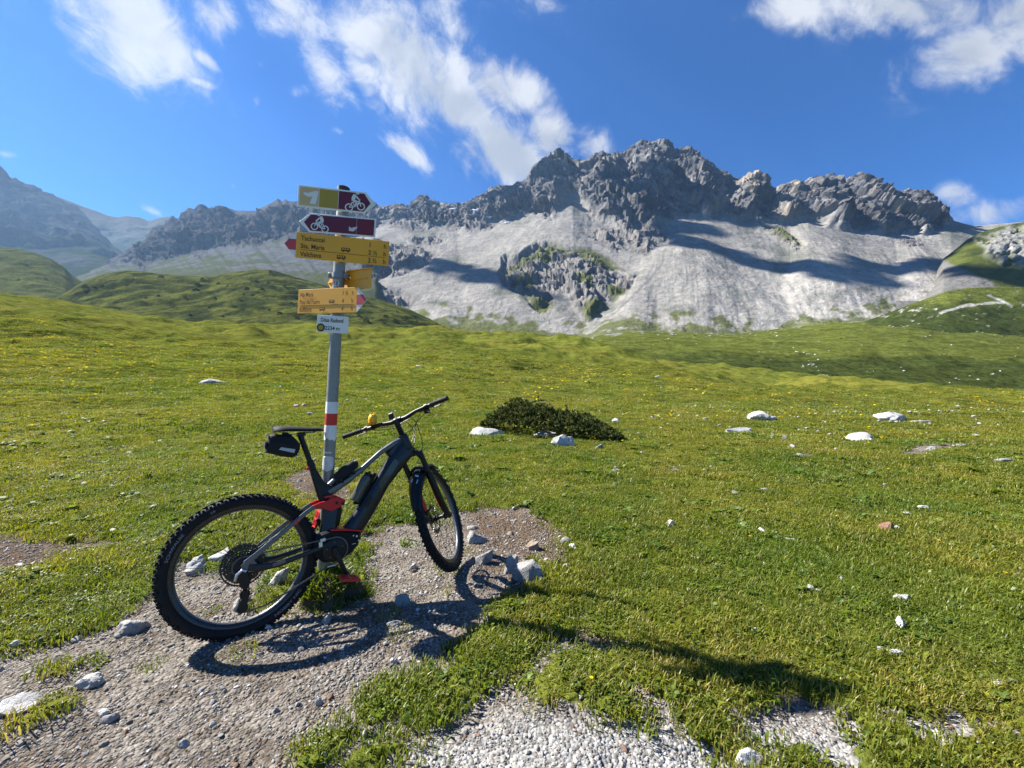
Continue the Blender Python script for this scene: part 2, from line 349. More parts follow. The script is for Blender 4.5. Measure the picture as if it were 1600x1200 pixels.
ISL = [([(905,362),(930,352),(965,356),(1000,345),(1035,348),(1042,385),(1010,402),(985,392),(955,395),(925,380)], 22),
       ([(776,434),(788,412),(812,400),(840,388),(872,386),(888,388),(914,388),(934,396),(955,418),(980,430),(1002,433),(982,456),(950,479),(934,492),(921,507),(905,492),(890,470),(872,462),(862,480),(850,498),(836,490),(817,472),(787,456)], 26),
       ([(1186,352),(1215,352),(1240,370),(1258,388),(1240,392),(1215,380)], 14), ([(1400,376),(1420,372),(1445,378),(1440,388),(1405,388)], 8),
       ([(540,380),(610,376),(660,384),(695,405),(668,425),(620,438),(575,440),(540,430)], 24), ([(560,468),(590,452),(632,458),(662,474),(640,488),(590,490)], 9),
       ([(690,352),(740,348),(780,350),(770,362),(735,366),(700,362)], 9), ([(600,345),(640,338),(690,342),(680,356),(640,362),(610,358)], 8), ([(630,372),(670,366),(700,374),(690,388),(650,386)], 10)]
isl = np.zeros_like(U); isd_ = np.zeros_like(U); bulge = np.zeros_like(U)
for pl, h in ISL:
    s_ = psdf(U+wob*16+wob2*4, V+wob*13+wob2*4, pl); m_ = sstep(-2, 5, s_); isl = np.maximum(isl, m_); bulge = np.maximum(bulge, h*sstep(-4, 34, s_)); isd_ = np.maximum(isd_, sstep(-3, 16, s_))
rk = np.clip(np.maximum(cliff, isl), 0, 1)
edge = sstep(0, 26, V-sk(U)); cld = blur(blur(cliff, 0, 5), 1, 7)
cld = np.minimum(cld, 1)
butt = 70*np.maximum.reduce([np.exp(-((U-uc-(V-vc)*tl)/w_)**2) for uc, vc, w_, tl in ((870,280,26,.1),(1015,280,38,-.1),(1090,290,26,.25),(1165,315,20,.2),(1290,310,30,.5),(1350,320,34,.5),(1430,335,26,.5),(950,290,18,0))])*cld*edge
disp = (b*40*(.06+.94*edge)+r*22*(.18+.82*edge)+c*9*(.32+.68*edge)+f*6)*cld+((b-.05)*12+(r-.06)*10+f*5)*isd_*(1-cld)
disp = disp+broken(X, Y, Z, cld*(.42+.58*edge)+isd_*(1-cld)*.8)+butt*.4+bulge*.3
# scree: furrows down the fall line, faint lobes
ang = (U-800-(V-400)*.55*np.sign(U-1040)*np.clip(np.abs(U-1040)/200, 0, 1))
fur = fbm(ang/9, V/90, 3, 4, 71); lobe = fbm(X/130, Y/240, Z/130, 3, 72)
disp = disp+(fur*1.5+lobe*15+fbm(X/9, Y/11, Z/9, 3, 73)*1.2)*(1-rk)*sstep(0, 8, V-sk(U))
cone_ = np.zeros_like(U); fan_ = np.zeros_like(U); fw_ = np.full(U.shape, 1e-6)
for i, (ua, va, open_, th0) in enumerate([(897,308,.62,-.62),(1062,332,.80,.10),(1236,342,.75,.62),(1405,358,.60,.35),(700,346,.75,-.25),(1030,395,.42,-.30)]):
    rr_ = np.hypot(U-ua, V-va)+1e-3; th = np.arctan2(U-ua, V-va+6)-th0+.10*wob; w_ = sstep(open_, open_*.45, np.abs(th))*np.exp(-rr_/230)*(V > va-4)
    cone_ = np.maximum(cone_, np.clip(1-(th/open_)**2, 0, 1)*np.minimum(rr_/90, 1)*np.exp(-rr_/330)*(V > va))
    fan_ += w_*(fbm(th*6+i*9.3, rr_/60, i, 4, 85+i, .6)+.2*pn(th*26+i*3.1, rr_/120, i, 86)); fw_ += w_
fan_ = fan_/(fw_+.12)
disp = disp+(blur(blur(cone_, 0, 5), 1, 6)*26+fan_*3)*(1-rk)
Pt = Pt+n*disp[..., None]
# albedo
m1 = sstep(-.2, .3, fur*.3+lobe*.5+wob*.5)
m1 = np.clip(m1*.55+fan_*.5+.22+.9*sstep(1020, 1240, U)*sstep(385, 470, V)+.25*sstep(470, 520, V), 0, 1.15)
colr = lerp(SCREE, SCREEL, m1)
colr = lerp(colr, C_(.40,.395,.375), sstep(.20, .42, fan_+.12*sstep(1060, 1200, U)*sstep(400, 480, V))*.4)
chn = np.maximum(line(U+wob*10, V, [(1038,396),(1032,420),(1004,458),(965,492),(930,516)], 3.0), line(U+wob*8, V, [(1250,350),(1262,372),(1275,392)], 2.0))
colr = lerp(colr, C_(.12,.12,.115), chn*.7)
colr = lerp(colr, SCREE*.66+C_(.0,.012,.0), sstep(.02, .34, fbm(U/70, V/30, 5, 5, 81)*1.2+fur*.2)*.75)
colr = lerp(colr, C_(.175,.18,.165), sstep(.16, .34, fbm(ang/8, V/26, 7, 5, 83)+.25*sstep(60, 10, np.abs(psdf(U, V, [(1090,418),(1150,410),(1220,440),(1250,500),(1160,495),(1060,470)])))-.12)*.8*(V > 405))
tg = sstep(.0, .25, fbm(ang/26, V/15, 9, 5, 84)*1.5+.4*fbm(U/14, V/9, 4, 3, 88)+(V-bs(U)+50)/60)*(1-rk)                  # turf creeping up from the valley
colr = lerp(colr, TURF*1.15, tg*.85)
rkc = lerp(ROCK, ROCKW, sstep(-.1, .38, fbm(X/70, Y/70, Z/60, 4, 91)+c*.35-.05))
band_ = fbm((Z*.9+X*.34+18*wob)/15, X/160, Y/160, 4, 97)
rkc = lerp(rkc, rkc*.62, sstep(.04, .2, band_)); rkc = lerp(rkc, rkc*1.35, sstep(-.06, -.22, band_))
rkc = lerp(rkc, C_(.30,.25,.19), sstep(.2, .4, fbm(U/22, V/22, 4, 3, 93)+.45*np.exp(-((U-1165)/14)**2-((V-300)/14)**2)))
rkc = lerp(rkc, ROCKW*.85, isl*(1-cliff)*.85*sstep(-.25, .2, wob2+c*.5))
chute = sstep(.06, .22, fbm((U-(V-400)*.25)/8, V/44, 11, 4, 95))*isl*(1-cliff)
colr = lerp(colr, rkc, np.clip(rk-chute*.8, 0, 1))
gi = np.zeros_like(U)
for pl in ([(788,430),(805,406),(840,392),(876,386),(888,398),(852,414),(812,428)], [(888,390),(915,386),(950,402),(976,424),(950,428),(912,418)], [(795,440),(830,436),(835,452),(800,456)], [(900,432),(925,430),(928,446),(905,448)],
           [(805,470),(850,466),(868,476),(855,500),(825,485)], [(940,450),(960,442),(985,458),(960,476)], [(905,480),(945,470),(950,486),(915,506)], [(1190,354),(1215,354),(1240,372),(1255,388),(1225,380)]):
    gi = np.maximum(gi, sstep(-4, 6, psdf(U+wob*18, V+wob*14, pl)))
colr = lerp(colr, TURF*1.05, gi*sstep(-.25, .1, wob2+.1)*.9*(1-cliff))
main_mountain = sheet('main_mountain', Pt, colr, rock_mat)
MMP, MMU, MMV = Pt, U, V

# ---- right shoulder with pale rock on turf
us = np.linspace(1400, 2050, 300)
sk = curve([(1380,575),(1400,545),(1425,500),(1450,450),(1474,404),(1495,388),(1510,375),(1530,364),(1555,356),(1580,350),(1600,347),(1700,335),(2100,320)])
U, V, D = fan(us, [(con(560), con(560)), (con(470), con(760)), (sk, con(1000)), (lambda u: sk(u)+60, con(1300))], [8, 110, 8])
Pt = to_xyz(U, V, D); n = normals(Pt); X, Y, Z = Pt[..., 0], Pt[..., 1], Pt[..., 2]
wob = fbm(U/24, V/16, 0, 4, 65); b, r, c, f = rock_disp(X, Y, Z, .5)
rk = sstep(-6, 8, psdf(U+wob*30, V+wob*22, [(1530,372),(1570,356),(1640,345),(1800,340),(1800,425),(1600,415),(1560,412),(1535,398)]))*sstep(-.15, .12, fbm(U/18, V/9, 3, 4, 66)+.06)
Pt = Pt+n*((b*14+r*9+c*6+f*3)*rk*sstep(0, 14, V-sk(U))+fbm(X/40, Y/40, Z/30, 4, 68)*5*sstep(0, 14, V-sk(U)))[..., None]
colr = lerp(lerp(TURF*1.15, TURFD, sstep(-.1, .3, fbm(X/50, Y/50, Z/40, 4, 69))), lerp(C_(.36,.345,.32), C_(.2,.195,.185), sstep(-.1, .3, c)), rk)
colr = lerp(colr, SCREE*.85, sstep(-5, 4, (V-404)-(U-1474)*.52+wob*16)*(V < 520))
RSP, RSU, RSV = Pt, U, V
sheet('right_shoulder', Pt, colr, rock_mat)

# ---- grassy mound with a pale track at the right, then the valley slope below the scree
us = np.linspace(1330, 2050, 240)
sk = curve([(1300,520),(1380,492),(1420,476),(1450,466),(1480,455),(1510,450),(1560,448),(1600,449),(1700,446),(2100,440)])
U, V, D = fan(us, [(con(580), con(400)), (con(530), con(430)), (sk, con(540)), (lambda u: sk(u)+50, con(660))], [6, 60, 6])
Pt = to_xyz(U, V, D); n = normals(Pt); X, Y, Z = Pt[..., 0], Pt[..., 1], Pt[..., 2]
Pt = Pt+n*(fbm(X/45, Y/45, Z/30, 4, 101)*6*sstep(0, 12, V-sk(U)))[..., None]
wob = fbm(U/18, V/12, 0, 4, 102)
tr = np.maximum(line(U, V+wob*4, [(1470,489),(1500,480),(1530,475),(1570,474)], 2.4), line(U, V+wob*4, [(1545,462),(1562,468),(1580,479)], 2.6))
tr = np.maximum(tr, sstep(.2, .32, fbm(U/9, V/4, 3, 4, 103)+.12*np.exp(-((U-1430)/50)**2-((V-487)/8)**2)))
colr = lerp(lerp(TURF*1.3, TURFD*.95, sstep(-6, 10, V-475+wob*24)), C_(.34,.33,.30), tr*.85)
sheet('grass_mound', Pt, colr, hill_mat)

us = np.linspace(800, 2100, 560)
bt = curve([(800,590),(900,585),(1000,590),(1060,585),(1200,606),(1300,622),(1450,640),(1600,656),(2100,690)])
s1 = curve([(800,560),(900,541),(1000,546),(1100,547),(1200,548),(1300,550),(1450,554),(1600,560),(2100,570)])
tp = curve([(800,545),(860,537),(900,530),(950,522),(1000,517),(1060,519),(1110,522),(1160,521),(1220,513),(1290,506),(1340,504),(1380,502),(1420,497),(1480,500),(1600,510),(2100,510)])
U, V, D = fan(us, [(lambda u: bt(u)+30, con(125)), (bt, con(165)), (s1, con(270)), (tp, con(560)), (lambda u: tp(u)+30, con(680))], [6, 60, 55, 5])
Pt = to_xyz(U, V, D); n = normals(Pt); X, Y, Z = Pt[..., 0], Pt[..., 1], Pt[..., 2]
ter = pn(X/60, Z/1.9+pn(X/25, Y/25, 0, 111)*1.4, Y/90, 112)      # cattle terraces along the contour
kn = np.exp(-((U-1355)/70)**2-((V-515)/14)**2)
Pt = Pt+n*((fbm(X/55, Y/55, Z/30, 4, 113)*5+ter*1.5+fbm(X/7, Y/7, Z/5, 3, 114)*.8)*sstep(0, 6, V-tp(U)))[..., None]
Pt[..., 2] += kn*3
wob = fbm(X/30, Y/30, Z/20, 4, 115)
colr = lerp(TURF*1.15, TURFD*.95, np.clip(sstep(-4, 14, V-s1(U)+wob*10)*.9+sstep(.05, .3, ter)*.35, 0, 1))
colr = lerp(colr, C_(.40,.39,.36), sstep(.30, .42, fbm(X/6, Y/9, Z/4, 4, 116)+.10*sstep(18, 2, V-tp(U))+.08*np.exp(-((U-1270)/40)**2-((V-552)/14)**2))*.9)
tong = sstep(.0, .22, fbm(U/26, V/34, 3, 4, 118)*1.4+.5*fbm(U/7, V/6, 3, 3, 119)+(tp(U)+1-V)/16)
colr = lerp(colr, C_(.17,.17,.155), tong*.75)
sheet('valley_slope', Pt, colr, hill_mat)
VSP, VSU, VSV = Pt, U, V

# ---- left green hills
us = np.linspace(-520, 330, 300)
sk = curve([(-540,330),(-200,360),(0,386),(30,389),(55,395),(80,405),(100,417),(112,430),(130,441),(160,455),(200,470),(340,500)])
U, V, D = fan(us, [(con(575), con(300)), (con(520), con(380)), (sk, con(900)), (lambda u: sk(u)+50, con(1100))], [6, 90, 6])
Pt = to_xyz(U, V, D); n = normals(Pt); X, Y, Z = Pt[..., 0], Pt[..., 1], Pt[..., 2]
gul = fbm((X+Z*.9)/60, (Y)/160, Z/200, 4, 121, .55, True)
Pt = Pt+n*((gul*11+fbm(X/22, Y/22, Z/16, 3, 122)*3)*sstep(0, 14, V-sk(U)))[..., None]
colr = lerp(C_(.060,.068,.019), C_(.027,.034,.012), sstep(.0, .35, fbm(X/26, Y/40, Z/18, 4, 123)+gul*.15))
sheet('left_hill', Pt, colr, hill_mat)
HLP, HLU, HLV = Pt, U, V
us = np.linspace(40, 800, 420)
sk = curve([(0,500),(60,476),(90,462),(110,452),(130,440),(150,432),(175,426),(200,423),(225,424),(250,428),(290,431),(330,432),(365,425),(400,421),(425,422),(445,428),(480,438),(520,449),(560,459),(600,470),(640,483),(675,500),(700,513),(740,527),(800,548)])
U, V, D = fan(us, [(con(590), con(215)), (con(540), con(260)), (lambda u: np.maximum(sk(u), 380), con(560)), (lambda u: sk(u)+50, con(700))], [6, 110, 6])
Pt = to_xyz(U, V, D); n = normals(Pt); X, Y, Z = Pt[..., 0], Pt[..., 1], Pt[..., 2]
spur = fbm((X-Z*1.2)/70, Y/150, Z/120, 3, 131, .5, True)
Pt = Pt+n*((spur*12+fbm(X/14, Y/14, Z/9, 4, 132)*2.6)*sstep(0, 16, V-sk(U)))[..., None]
colr = lerp(C_(.066,.072,.016), C_(.024,.031,.010), sstep(-.10, .20, fbm(X/24, Y/30, Z/12, 4, 133)+spur*.12))
colr = lerp(colr, C_(.30,.29,.27), sstep(.36, .46, fbm(X/7, Y/9, Z/5, 4, 134))*.8)
sheet('shrub_hill', Pt, colr, hill_mat)
HP, HU, HV = Pt, U, V

# ================================================================== the meadow itself
DK = np.array([.4, 3, 6, 10, 18, 30, 45, 70, 100, 140, 200, 300.])
TAB = {-400:(878,728,650,570,525,495,465,448,440,455,480), 0:(878,734,670,606,566,536,500,476,461,480,505), 150:(878,736,676,616,576,548,520,498,483,500,520),
 300:(878,738,680,622,586,560,535,518,506,520,540), 500:(878,739,682,630,592,568,545,526,511,522,540), 700:(878,739,683,636,598,576,552,533,516,524,540),
 800:(878,739,683,639,606,584,558,538,519,526,545), 900:(878,739,683,641,612,594,568,545,531,540,560), 1000:(878,739,683,643,618,602,576,561,564,566,580),
 1100:(878,739,683,644,622,604,593,592,580,568,585), 1200:(878,739,683,645,627,619,614,602,588,580,600), 1300:(878,739,683,645,627,618,606,597,591,594,620),
 1450:(878,739,683,645,627,617,611,606,606,615,640), 1600:(878,739,683,646,630,623,620,621,627,640,660), 2000:(878,739,683,647,634,630,630,632,640,655,680)}
ku = np.array(sorted(TAB)); kz = np.array([[0]+[CH+(V0-v)/FPX*d for v, d in zip(TAB[u], DK[1:])] for u in ku])
GU = np.linspace(-400, 2000, 241); GL = np.linspace(math.log(.4), math.log(300), 200)
tmp = np.stack([np.interp(GL, np.log(DK), kz[i]) for i in range(len(ku))])
GZ = np.stack([np.interp(GU, ku, tmp[:, j]) for j in range(len(GL))], 1)
GZ = blur(blur(GZ, 0, 6), 1, 5)
def base_h(x, y):
    az = np.arctan2(x, y); r = np.hypot(x, y); azc = np.clip(az, -1.08, 1.08)
    u = np.clip(U0+FPX*np.tan(azc), -399, 1999); d = np.clip(r*np.cos(azc), .41, 299)
    fu = (u+400)/10; fl = (np.log(d)-GL[0])/(GL[1]-GL[0])
    i = np.clip(fu.astype(int), 0, 239); j = np.clip(fl.astype(int), 0, 198); a = fu-i; b = fl-j
    z = GZ[i, j]*(1-a)*(1-b)+GZ[i+1, j]*a*(1-b)+GZ[i, j+1]*(1-a)*b+GZ[i+1, j+1]*a*b
    z = z*(1-sstep(1.15, 2.2, np.abs(az)))
    return z*(1-sstep(300, 700, r))-60*sstep(280, 800, r)
def flat_uv(x, y):
    d = np.maximum(y, .2); return U0+FPX*x/d, V0+FPX*CH/d
# bare ground (path, soil) outlined on the ground; grass islands inside it
BARE = [[(-200,1060),(0,1018),(60,1000),(150,975),(215,950),(250,905),(285,880),(330,862),(400,880),(440,905),(470,940),(520,950),(580,925),(565,870),(545,838),(600,822),(650,812),(740,796),(830,800),(880,830),(905,870),(890,905),(850,925),(800,935),(775,955),(740,985),(705,1005),(690,1030),(640,1062),(595,1080),(572,1108),(575,1140),(620,1130),(680,1120),(740,1100),(765,1080),(790,1100),(850,1118),(920,1125),(1000,1132),(1060,1150),(1130,1170),(1160,1210),(1200,1500),(-300,1700)],
        [(-60,826),(30,838),(90,852),(150,842),(200,826),(190,842),(140,868),(70,885),(-60,905)], [(438,748),(480,735),(520,752),(560,770),(545,792),(500,790),(455,775)],
        [(1125,1130),(1160,1110),(1230,1100),(1300,1112),(1345,1135),(1350,1170),(1300,1160),(1255,1150),(1240,1190),(1190,1160),(1150,1150)],
        [(1500,1135),(1540,1130),(1600,1150),(1700,1190),(1700,1215),(1600,1182),(1540,1160)], [(1395,712),(1430,698),(1490,696),(1540,700),(1480,706),(1420,716)], [(1240,716),(1265,712),(1272,718),(1250,722)],
        [(1010,738),(1050,728),(1075,733),(1040,744)], [(1560,712),(1640,716),(1640,724),(1590,722)]]
TURFI = [[(462,1215),(480,1165),(520,1143),(565,1140),(552,1165),(520,1185),(505,1215)], [(535,1215),(560,1185),(610,1172),(640,1182),(600,1198),(590,1220)], [(20,1145),(60,1110),(105,1092),(112,1102),(70,1130),(30,1150)],
         [(75,1058),(95,1050),(105,1056),(90,1066)], [(480,945),(485,900),(520,870),(560,880),(572,905),(560,930),(520,948)], [(820,890),(880,885),(940,900),(900,930),(850,935)],
         [(415,905),(445,880),(460,900),(455,935),(420,955),(395,960)], [(330,862),(370,866),(372,890),(340,900),(325,890)]]
def bare_mask(x, y):
    u, v = flat_uv(x, y); sc_ = np.clip((v-600)/300, .08, 2)
    mixz = sstep(-30, 30, psdf(u, v, [(560,1100),(640,1050),(720,990),(840,930),(960,960),(1120,1090),(1400,1085),(1560,1120),(1560,1200),(1100,1200),(760,1130),(600,1140)]))
    w1 = fbm(x*2.6, y*2.6, 0, 5, 201, .62)*58*sc_; w2 = fbm(x*2.6+9, y*2.6, 4, 5, 202, .62)*46*sc_
    m = np.zeros(np.shape(x))
    front = (y > .5)
    for k, pl in enumerate(BARE): m = np.maximum(m, sstep(-9*np.clip(sc_, .15, 9), 9*np.clip(sc_, .15, 9), psdf(u+w1, v+w2, pl)))
    for pl in TURFI: m = m*(1-sstep(-6, 8, psdf(u+w1*.6, v+w2*.6, pl)))
    spots = sstep(.17, .36, fbm(x/.21, y/.21, 8, 4, 203, .6)+.20*mixz+.02)*(.82+.18*mixz)
    m = np.maximum(m, spots*sstep(14, 7, np.hypot(x, y)))
    near = sstep(.5, .8, y)
    return np.where(front, m*near+(1-near)*.8, .6*sstep(3, 1.5, np.hypot(x, y)))
BIKE_XY = ((-1.414, 2.149), (-.45, 2.84))
def relief(x, y, bare):
    r = np.hypot(x, y)
    t = np.clip(((x+1.41)*.964+(y-2.15)*.69)/(.964**2+.69**2), 0, 1); db = np.hypot(x+1.41-.964*t, y-2.15-.69*t)
    k = sstep(.1, .9, db)
    h = pn(x/.9, y/.9, 0, 211)*.05+np.minimum(.42, .014*r)*fbm(x/4.2, y/4.2, 0, 3, 212)*1.7+np.minimum(2.0, np.maximum(r-8, 0)*.022)*fbm(x/17, y/17, 0, 3, 213)*(1.8+1.2*sstep(20, 45, r))
    h = h*k + np.minimum(.9, np.maximum(r-12, 0)*.010)*(fbm(x/5.5, y/9, 0, 3, 215)+.5*fbm(x/2.1, y/3.6, 5, 2, 216, .5, True))
    h = h+(1-bare)*np.clip(.035*sstep(.05, .5, db+.15), 0, 1)*sstep(40, 10, r)+fbm(x/.22, y/.22, 0, 3, 214)*(.016+.012*(1-bare))*sstep(30, 6, r)
    return h
def ground_z(x, y, bare=None):
    x = np.asarray(x, float); y = np.asarray(y, float)
    if bare is None: bare = bare_mask(x, y)
    return base_h(x, y)+relief(x, y, bare)
az = np.concatenate([np.linspace(-math.pi, -1.13, 34)[:-1], np.linspace(-1.13, 1.13, 560), np.linspace(1.13, math.pi, 34)[1:]])
rr = np.concatenate([[.02, .25, .5], np.exp(np.linspace(math.log(.8), math.log(320), 620)), np.exp(np.linspace(math.log(340), math.log(9000), 14))])
R_, A_ = np.meshgrid(rr, az, indexing='ij'); X = R_*np.sin(A_); Y = R_*np.cos(A_)
bare = bare_mask(X, Y); Z = base_h(X, Y)+relief(X, Y, bare)
me = mkmesh('ground', np.stack([X, Y, Z], -1).reshape(-1, 3), gridfaces(*X.shape)[:, ::-1])
vattr(me, 'bare', bare.ravel())
uu, vv = flat_uv(X, Y)
soil = np.maximum.reduce([sstep(-20, 20, psdf(uu, vv, p)) for p in (BARE[1], BARE[2], [(730,795),(880,800),(920,880),(860,930),(800,925),(735,850)])])
vattr(me, 'soil', soil.ravel())
light = sstep(0, 90, psdf(uu, vv, [(560,1500),(560,1160),(700,1100),(800,1080),(1200,1080),(1750,1080),(1750,1500)]))
vattr(me, 'pale', light.ravel())
def ground_material():
    m, t = newmat('meadow_ground'); pos = t('ShaderNodeNewGeometry').outputs['Position']
    at = lambda n: t('ShaderNodeAttribute', attribute_name=n).outputs['Fac']
    n0, n1, n2, n3 = t.noise(pos, .05, 4), t.noise(pos, .5, 6, .62), t.noise(pos, 4, 6, .65), t.noise(pos, 45, 4, .6)
    g = t.mix(t.ramp(n1, .3, .7), (.064, .086, .013), (.112, .120, .020))
    g = t.mix(t.ramp(n0, .4, .68), g, (.118, .116, .020))
    g = t.mix(t.math('MULTIPLY', t.ramp(n2, .5, .75), .55), g, (.045, .06, .014))
    g = t.mix(t.math('MULTIPLY', t.ramp(n3, .55, .72), .5), g, (.17, .165, .05))
    mp = t('ShaderNodeMapping', {'Vector': pos, 'Scale': (.22, .5, .5)}); ns = t.noise(mp.outputs[0], 1.0, 7, .68, .4)
    g = t.mix(t.math('MULTIPLY', t.ramp(ns, .48, .62), .8), g, (.040, .050, .011)); g = t.mix(t.math('MULTIPLY', t.ramp(t.noise(pos, .9, 6, .7), .56, .70), .6), g, (.19, .165, .04))
    fl = t('ShaderNodeTexVoronoi', {'Vector': pos, 'Scale': 2.4, 'Randomness': 1.0})
    fm = t.math('MULTIPLY', t.ramp(fl.outputs['Distance'], .16, .10), t.ramp(t.noise(pos, .16, 4), .44, .58))
    g = t.mix(t.math('MULTIPLY', fm, .85), g, (.62, .46, .03))
    s = t.mix(t.ramp(n2, .3, .7), (.10, .082, .064), (.19, .172, .15))
    s = t.mix(at('pale'), s, (.235, .23, .22))
    s = t.mix(at('soil'), s, (.10, .075, .055))
    v1 = t('ShaderNodeTexVoronoi', {'Vector': pos, 'Scale': 75.0}); v2 = t('ShaderNodeTexVoronoi', {'Vector': pos, 'Scale': 34.0})
    s = t.mix(.7, s, t.mix(t('ShaderNodeSeparateColor', {0: v1.outputs['Color']}).outputs[0], (.35, .33, .3), (1.5, 1.5, 1.5)), 'MULTIPLY')
    f = t.ramp(t.math('ADD', at('bare'), t.math('MULTIPLY', t.math('SUBTRACT', n3, .5), .5)), .35, .65)
    c = t.mix(f, g, s)
    hg = t.math('ADD', t.math('MULTIPLY', n2, 1.0), t.math('MULTIPLY', n3, .35))
    hs = t.math('ADD', t.math('MULTIPLY', v1.outputs['Distance'], -.35), t.math('MULTIPLY', v2.outputs['Distance'], -.4))
    hh = t('ShaderNodeMix', {0: f, 2: hg, 3: hs}, data_type='FLOAT').outputs[0]
    bmp = t('ShaderNodeBump', {'Strength': .9, 'Distance': .03, 'Height': hh})
    bmp2 = t('ShaderNodeBump', {'Strength': .8, 'Distance': .35, 'Height': n1, 'Normal': bmp.outputs[0]})
    b = t('ShaderNodeBsdfPrincipled', {'Base Color': c, 'Roughness': .95, 'Specular IOR Level': 0.0, 'Normal': bmp2})
    t('ShaderNodeOutputMaterial', {'Surface': b}); return m
gr = link('ground', me, ground_material()); gr['kind'] = 'structure'
def on_ground(u, v):
    """where the view ray through a photo pixel meets the meadow (used to read positions off the photo)"""
    ds = np.exp(np.linspace(math.log(1.1), math.log(260), 900)); x = (u-U0)/FPX*ds; z = CH+(V0-v)/FPX*ds
    h = base_h(x, ds); k = np.argmax(z < h) if (z < h).any() else len(ds)-1
    x, y = x[k], ds[k]; return Vector((x, y, float(ground_z(np.array([x]), np.array([y]))[0])))
# haze: the blue air of a summer afternoon
hm, t = newmat('haze_air')
t('ShaderNodeOutputMaterial', {'Volume': t('ShaderNodeVolumePrincipled', {'Color': (.26, .44, .72), 'Density': .000058, 'Anisotropy': .35})})
hx0, hx1, hy0, hy1, hz0, hz1 = -8500, 8500, -3000, 8500, -62, 1180
hv = np.array([(x, y, z) for z in (hz0, hz1) for y in (hy0, hy1) for x in (hx0, hx1)], float)
hz = link('haze', mkmesh('haze', hv, np.array([(0,2,3,1),(4,5,7,6),(0,1,5,4),(2,6,7,3),(0,4,6,2),(1,3,7,5)]), False), hm); hz['kind'] = 'stuff'
# ================================================================== PLANTS, GRAVEL
import bmesh
PROTO = bpy.data.collections.new('scatter_sources')          # sources for the scattered stuff, never linked to the scene
def subcol(name):
    c = bpy.data.collections.new(name); return c
def grass_material():
    m, t = newmat('grass_blades'); pos = t('ShaderNodeNewGeometry').outputs['Position']
    col = t('ShaderNodeAttribute', attribute_name='Col').outputs['Color']; rnd = t('ShaderNodeObjectInfo').outputs['Random']
    a = t.noise(pos, .55, 5, .6); b = t.noise(pos, .07, 4)
    tint = t.mix(t.ramp(a, .32, .68), (.66, .86, .62), (1.20, 1.10, .95))
    tint = t.mix(t.ramp(b, .42, .66), tint, (1.20, 1.06, .84))
    c = t.mix(1.0, col, tint, 'MULTIPLY')
    c = t.mix(1.0, c, t.mix(rnd, (.72, .76, .72), (1.28, 1.22, 1.25)), 'MULTIPLY')
    d = t('ShaderNodeBsdfDiffuse', {'Color': c}); tr = t('ShaderNodeBsdfTranslucent', {'Color': t.mix(1.0, c, (1.15, 1.25, .55), 'MULTIPLY')})
    g = t('ShaderNodeBsdfGlossy', {'Color': (1, 1, 1, 1), 'Roughness': .45})
    mx = t('ShaderNodeMixShader', {0: .45, 1: d, 2: tr}); mx2 = t('ShaderNodeMixShader', {0: .02, 1: mx, 2: g})
    t('ShaderNodeOutputMaterial', {'Surface': mx2}); return m
GRASS = grass_material()
def blades(n, rad, h0, h1, w, r, cols, flat=0.0, leafy=False):
    vs, fs, cs = [], [], []
    for i in range(n):
        q = rad*math.sqrt(r.random()); a = r.random()*6.283; x, y = q*math.cos(a), q*math.sin(a)
        h = h0+(h1-h0)*r.random()**1.5; b = r.random()*6.283; ln = h*(.25+.75*r.random()+flat); ww = w*(.6+.8*r.random())
        dx, dy = math.cos(b)*ln, math.sin(b)*ln; px, py = -math.sin(b)*ww/2, math.cos(b)*ww/2
        k = len(vs); wb = .35 if leafy else 1.0
        vs += [(x-px*wb, y-py*wb, -.012), (x+px*wb, y+py*wb, -.012), (x+dx*.4-px*.9, y+dy*.4-py*.9, h*.62), (x+dx*.4+px*.9, y+dy*.4+py*.9, h*.62), (x+dx, y+dy, h*(.75 if leafy else 1))]
        fs += [(k, k+1, k+3), (k, k+3, k+2), (k+2, k+3, k+4)]
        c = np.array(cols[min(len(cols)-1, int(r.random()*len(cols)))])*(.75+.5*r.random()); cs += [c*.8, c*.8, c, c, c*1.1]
    return np.array(vs), np.array(fs), np.array(cs)
G1, G2, G3, G4, G5 = (.140,.166,.017), (.176,.186,.023), (.215,.197,.040), (.29,.235,.085), (.095,.135,.022)
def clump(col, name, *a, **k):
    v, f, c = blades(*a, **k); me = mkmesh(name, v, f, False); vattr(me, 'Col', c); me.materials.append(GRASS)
    o = bpy.data.objects.new(name, me); col.objects.link(o)
R1 = random.Random(3)
cg = subcol('grass_sources')
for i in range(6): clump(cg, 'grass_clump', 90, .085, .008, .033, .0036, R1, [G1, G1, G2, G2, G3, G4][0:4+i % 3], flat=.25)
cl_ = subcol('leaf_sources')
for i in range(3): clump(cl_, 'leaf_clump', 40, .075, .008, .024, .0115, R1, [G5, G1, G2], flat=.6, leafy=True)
cr_s = subcol('herb_sources')
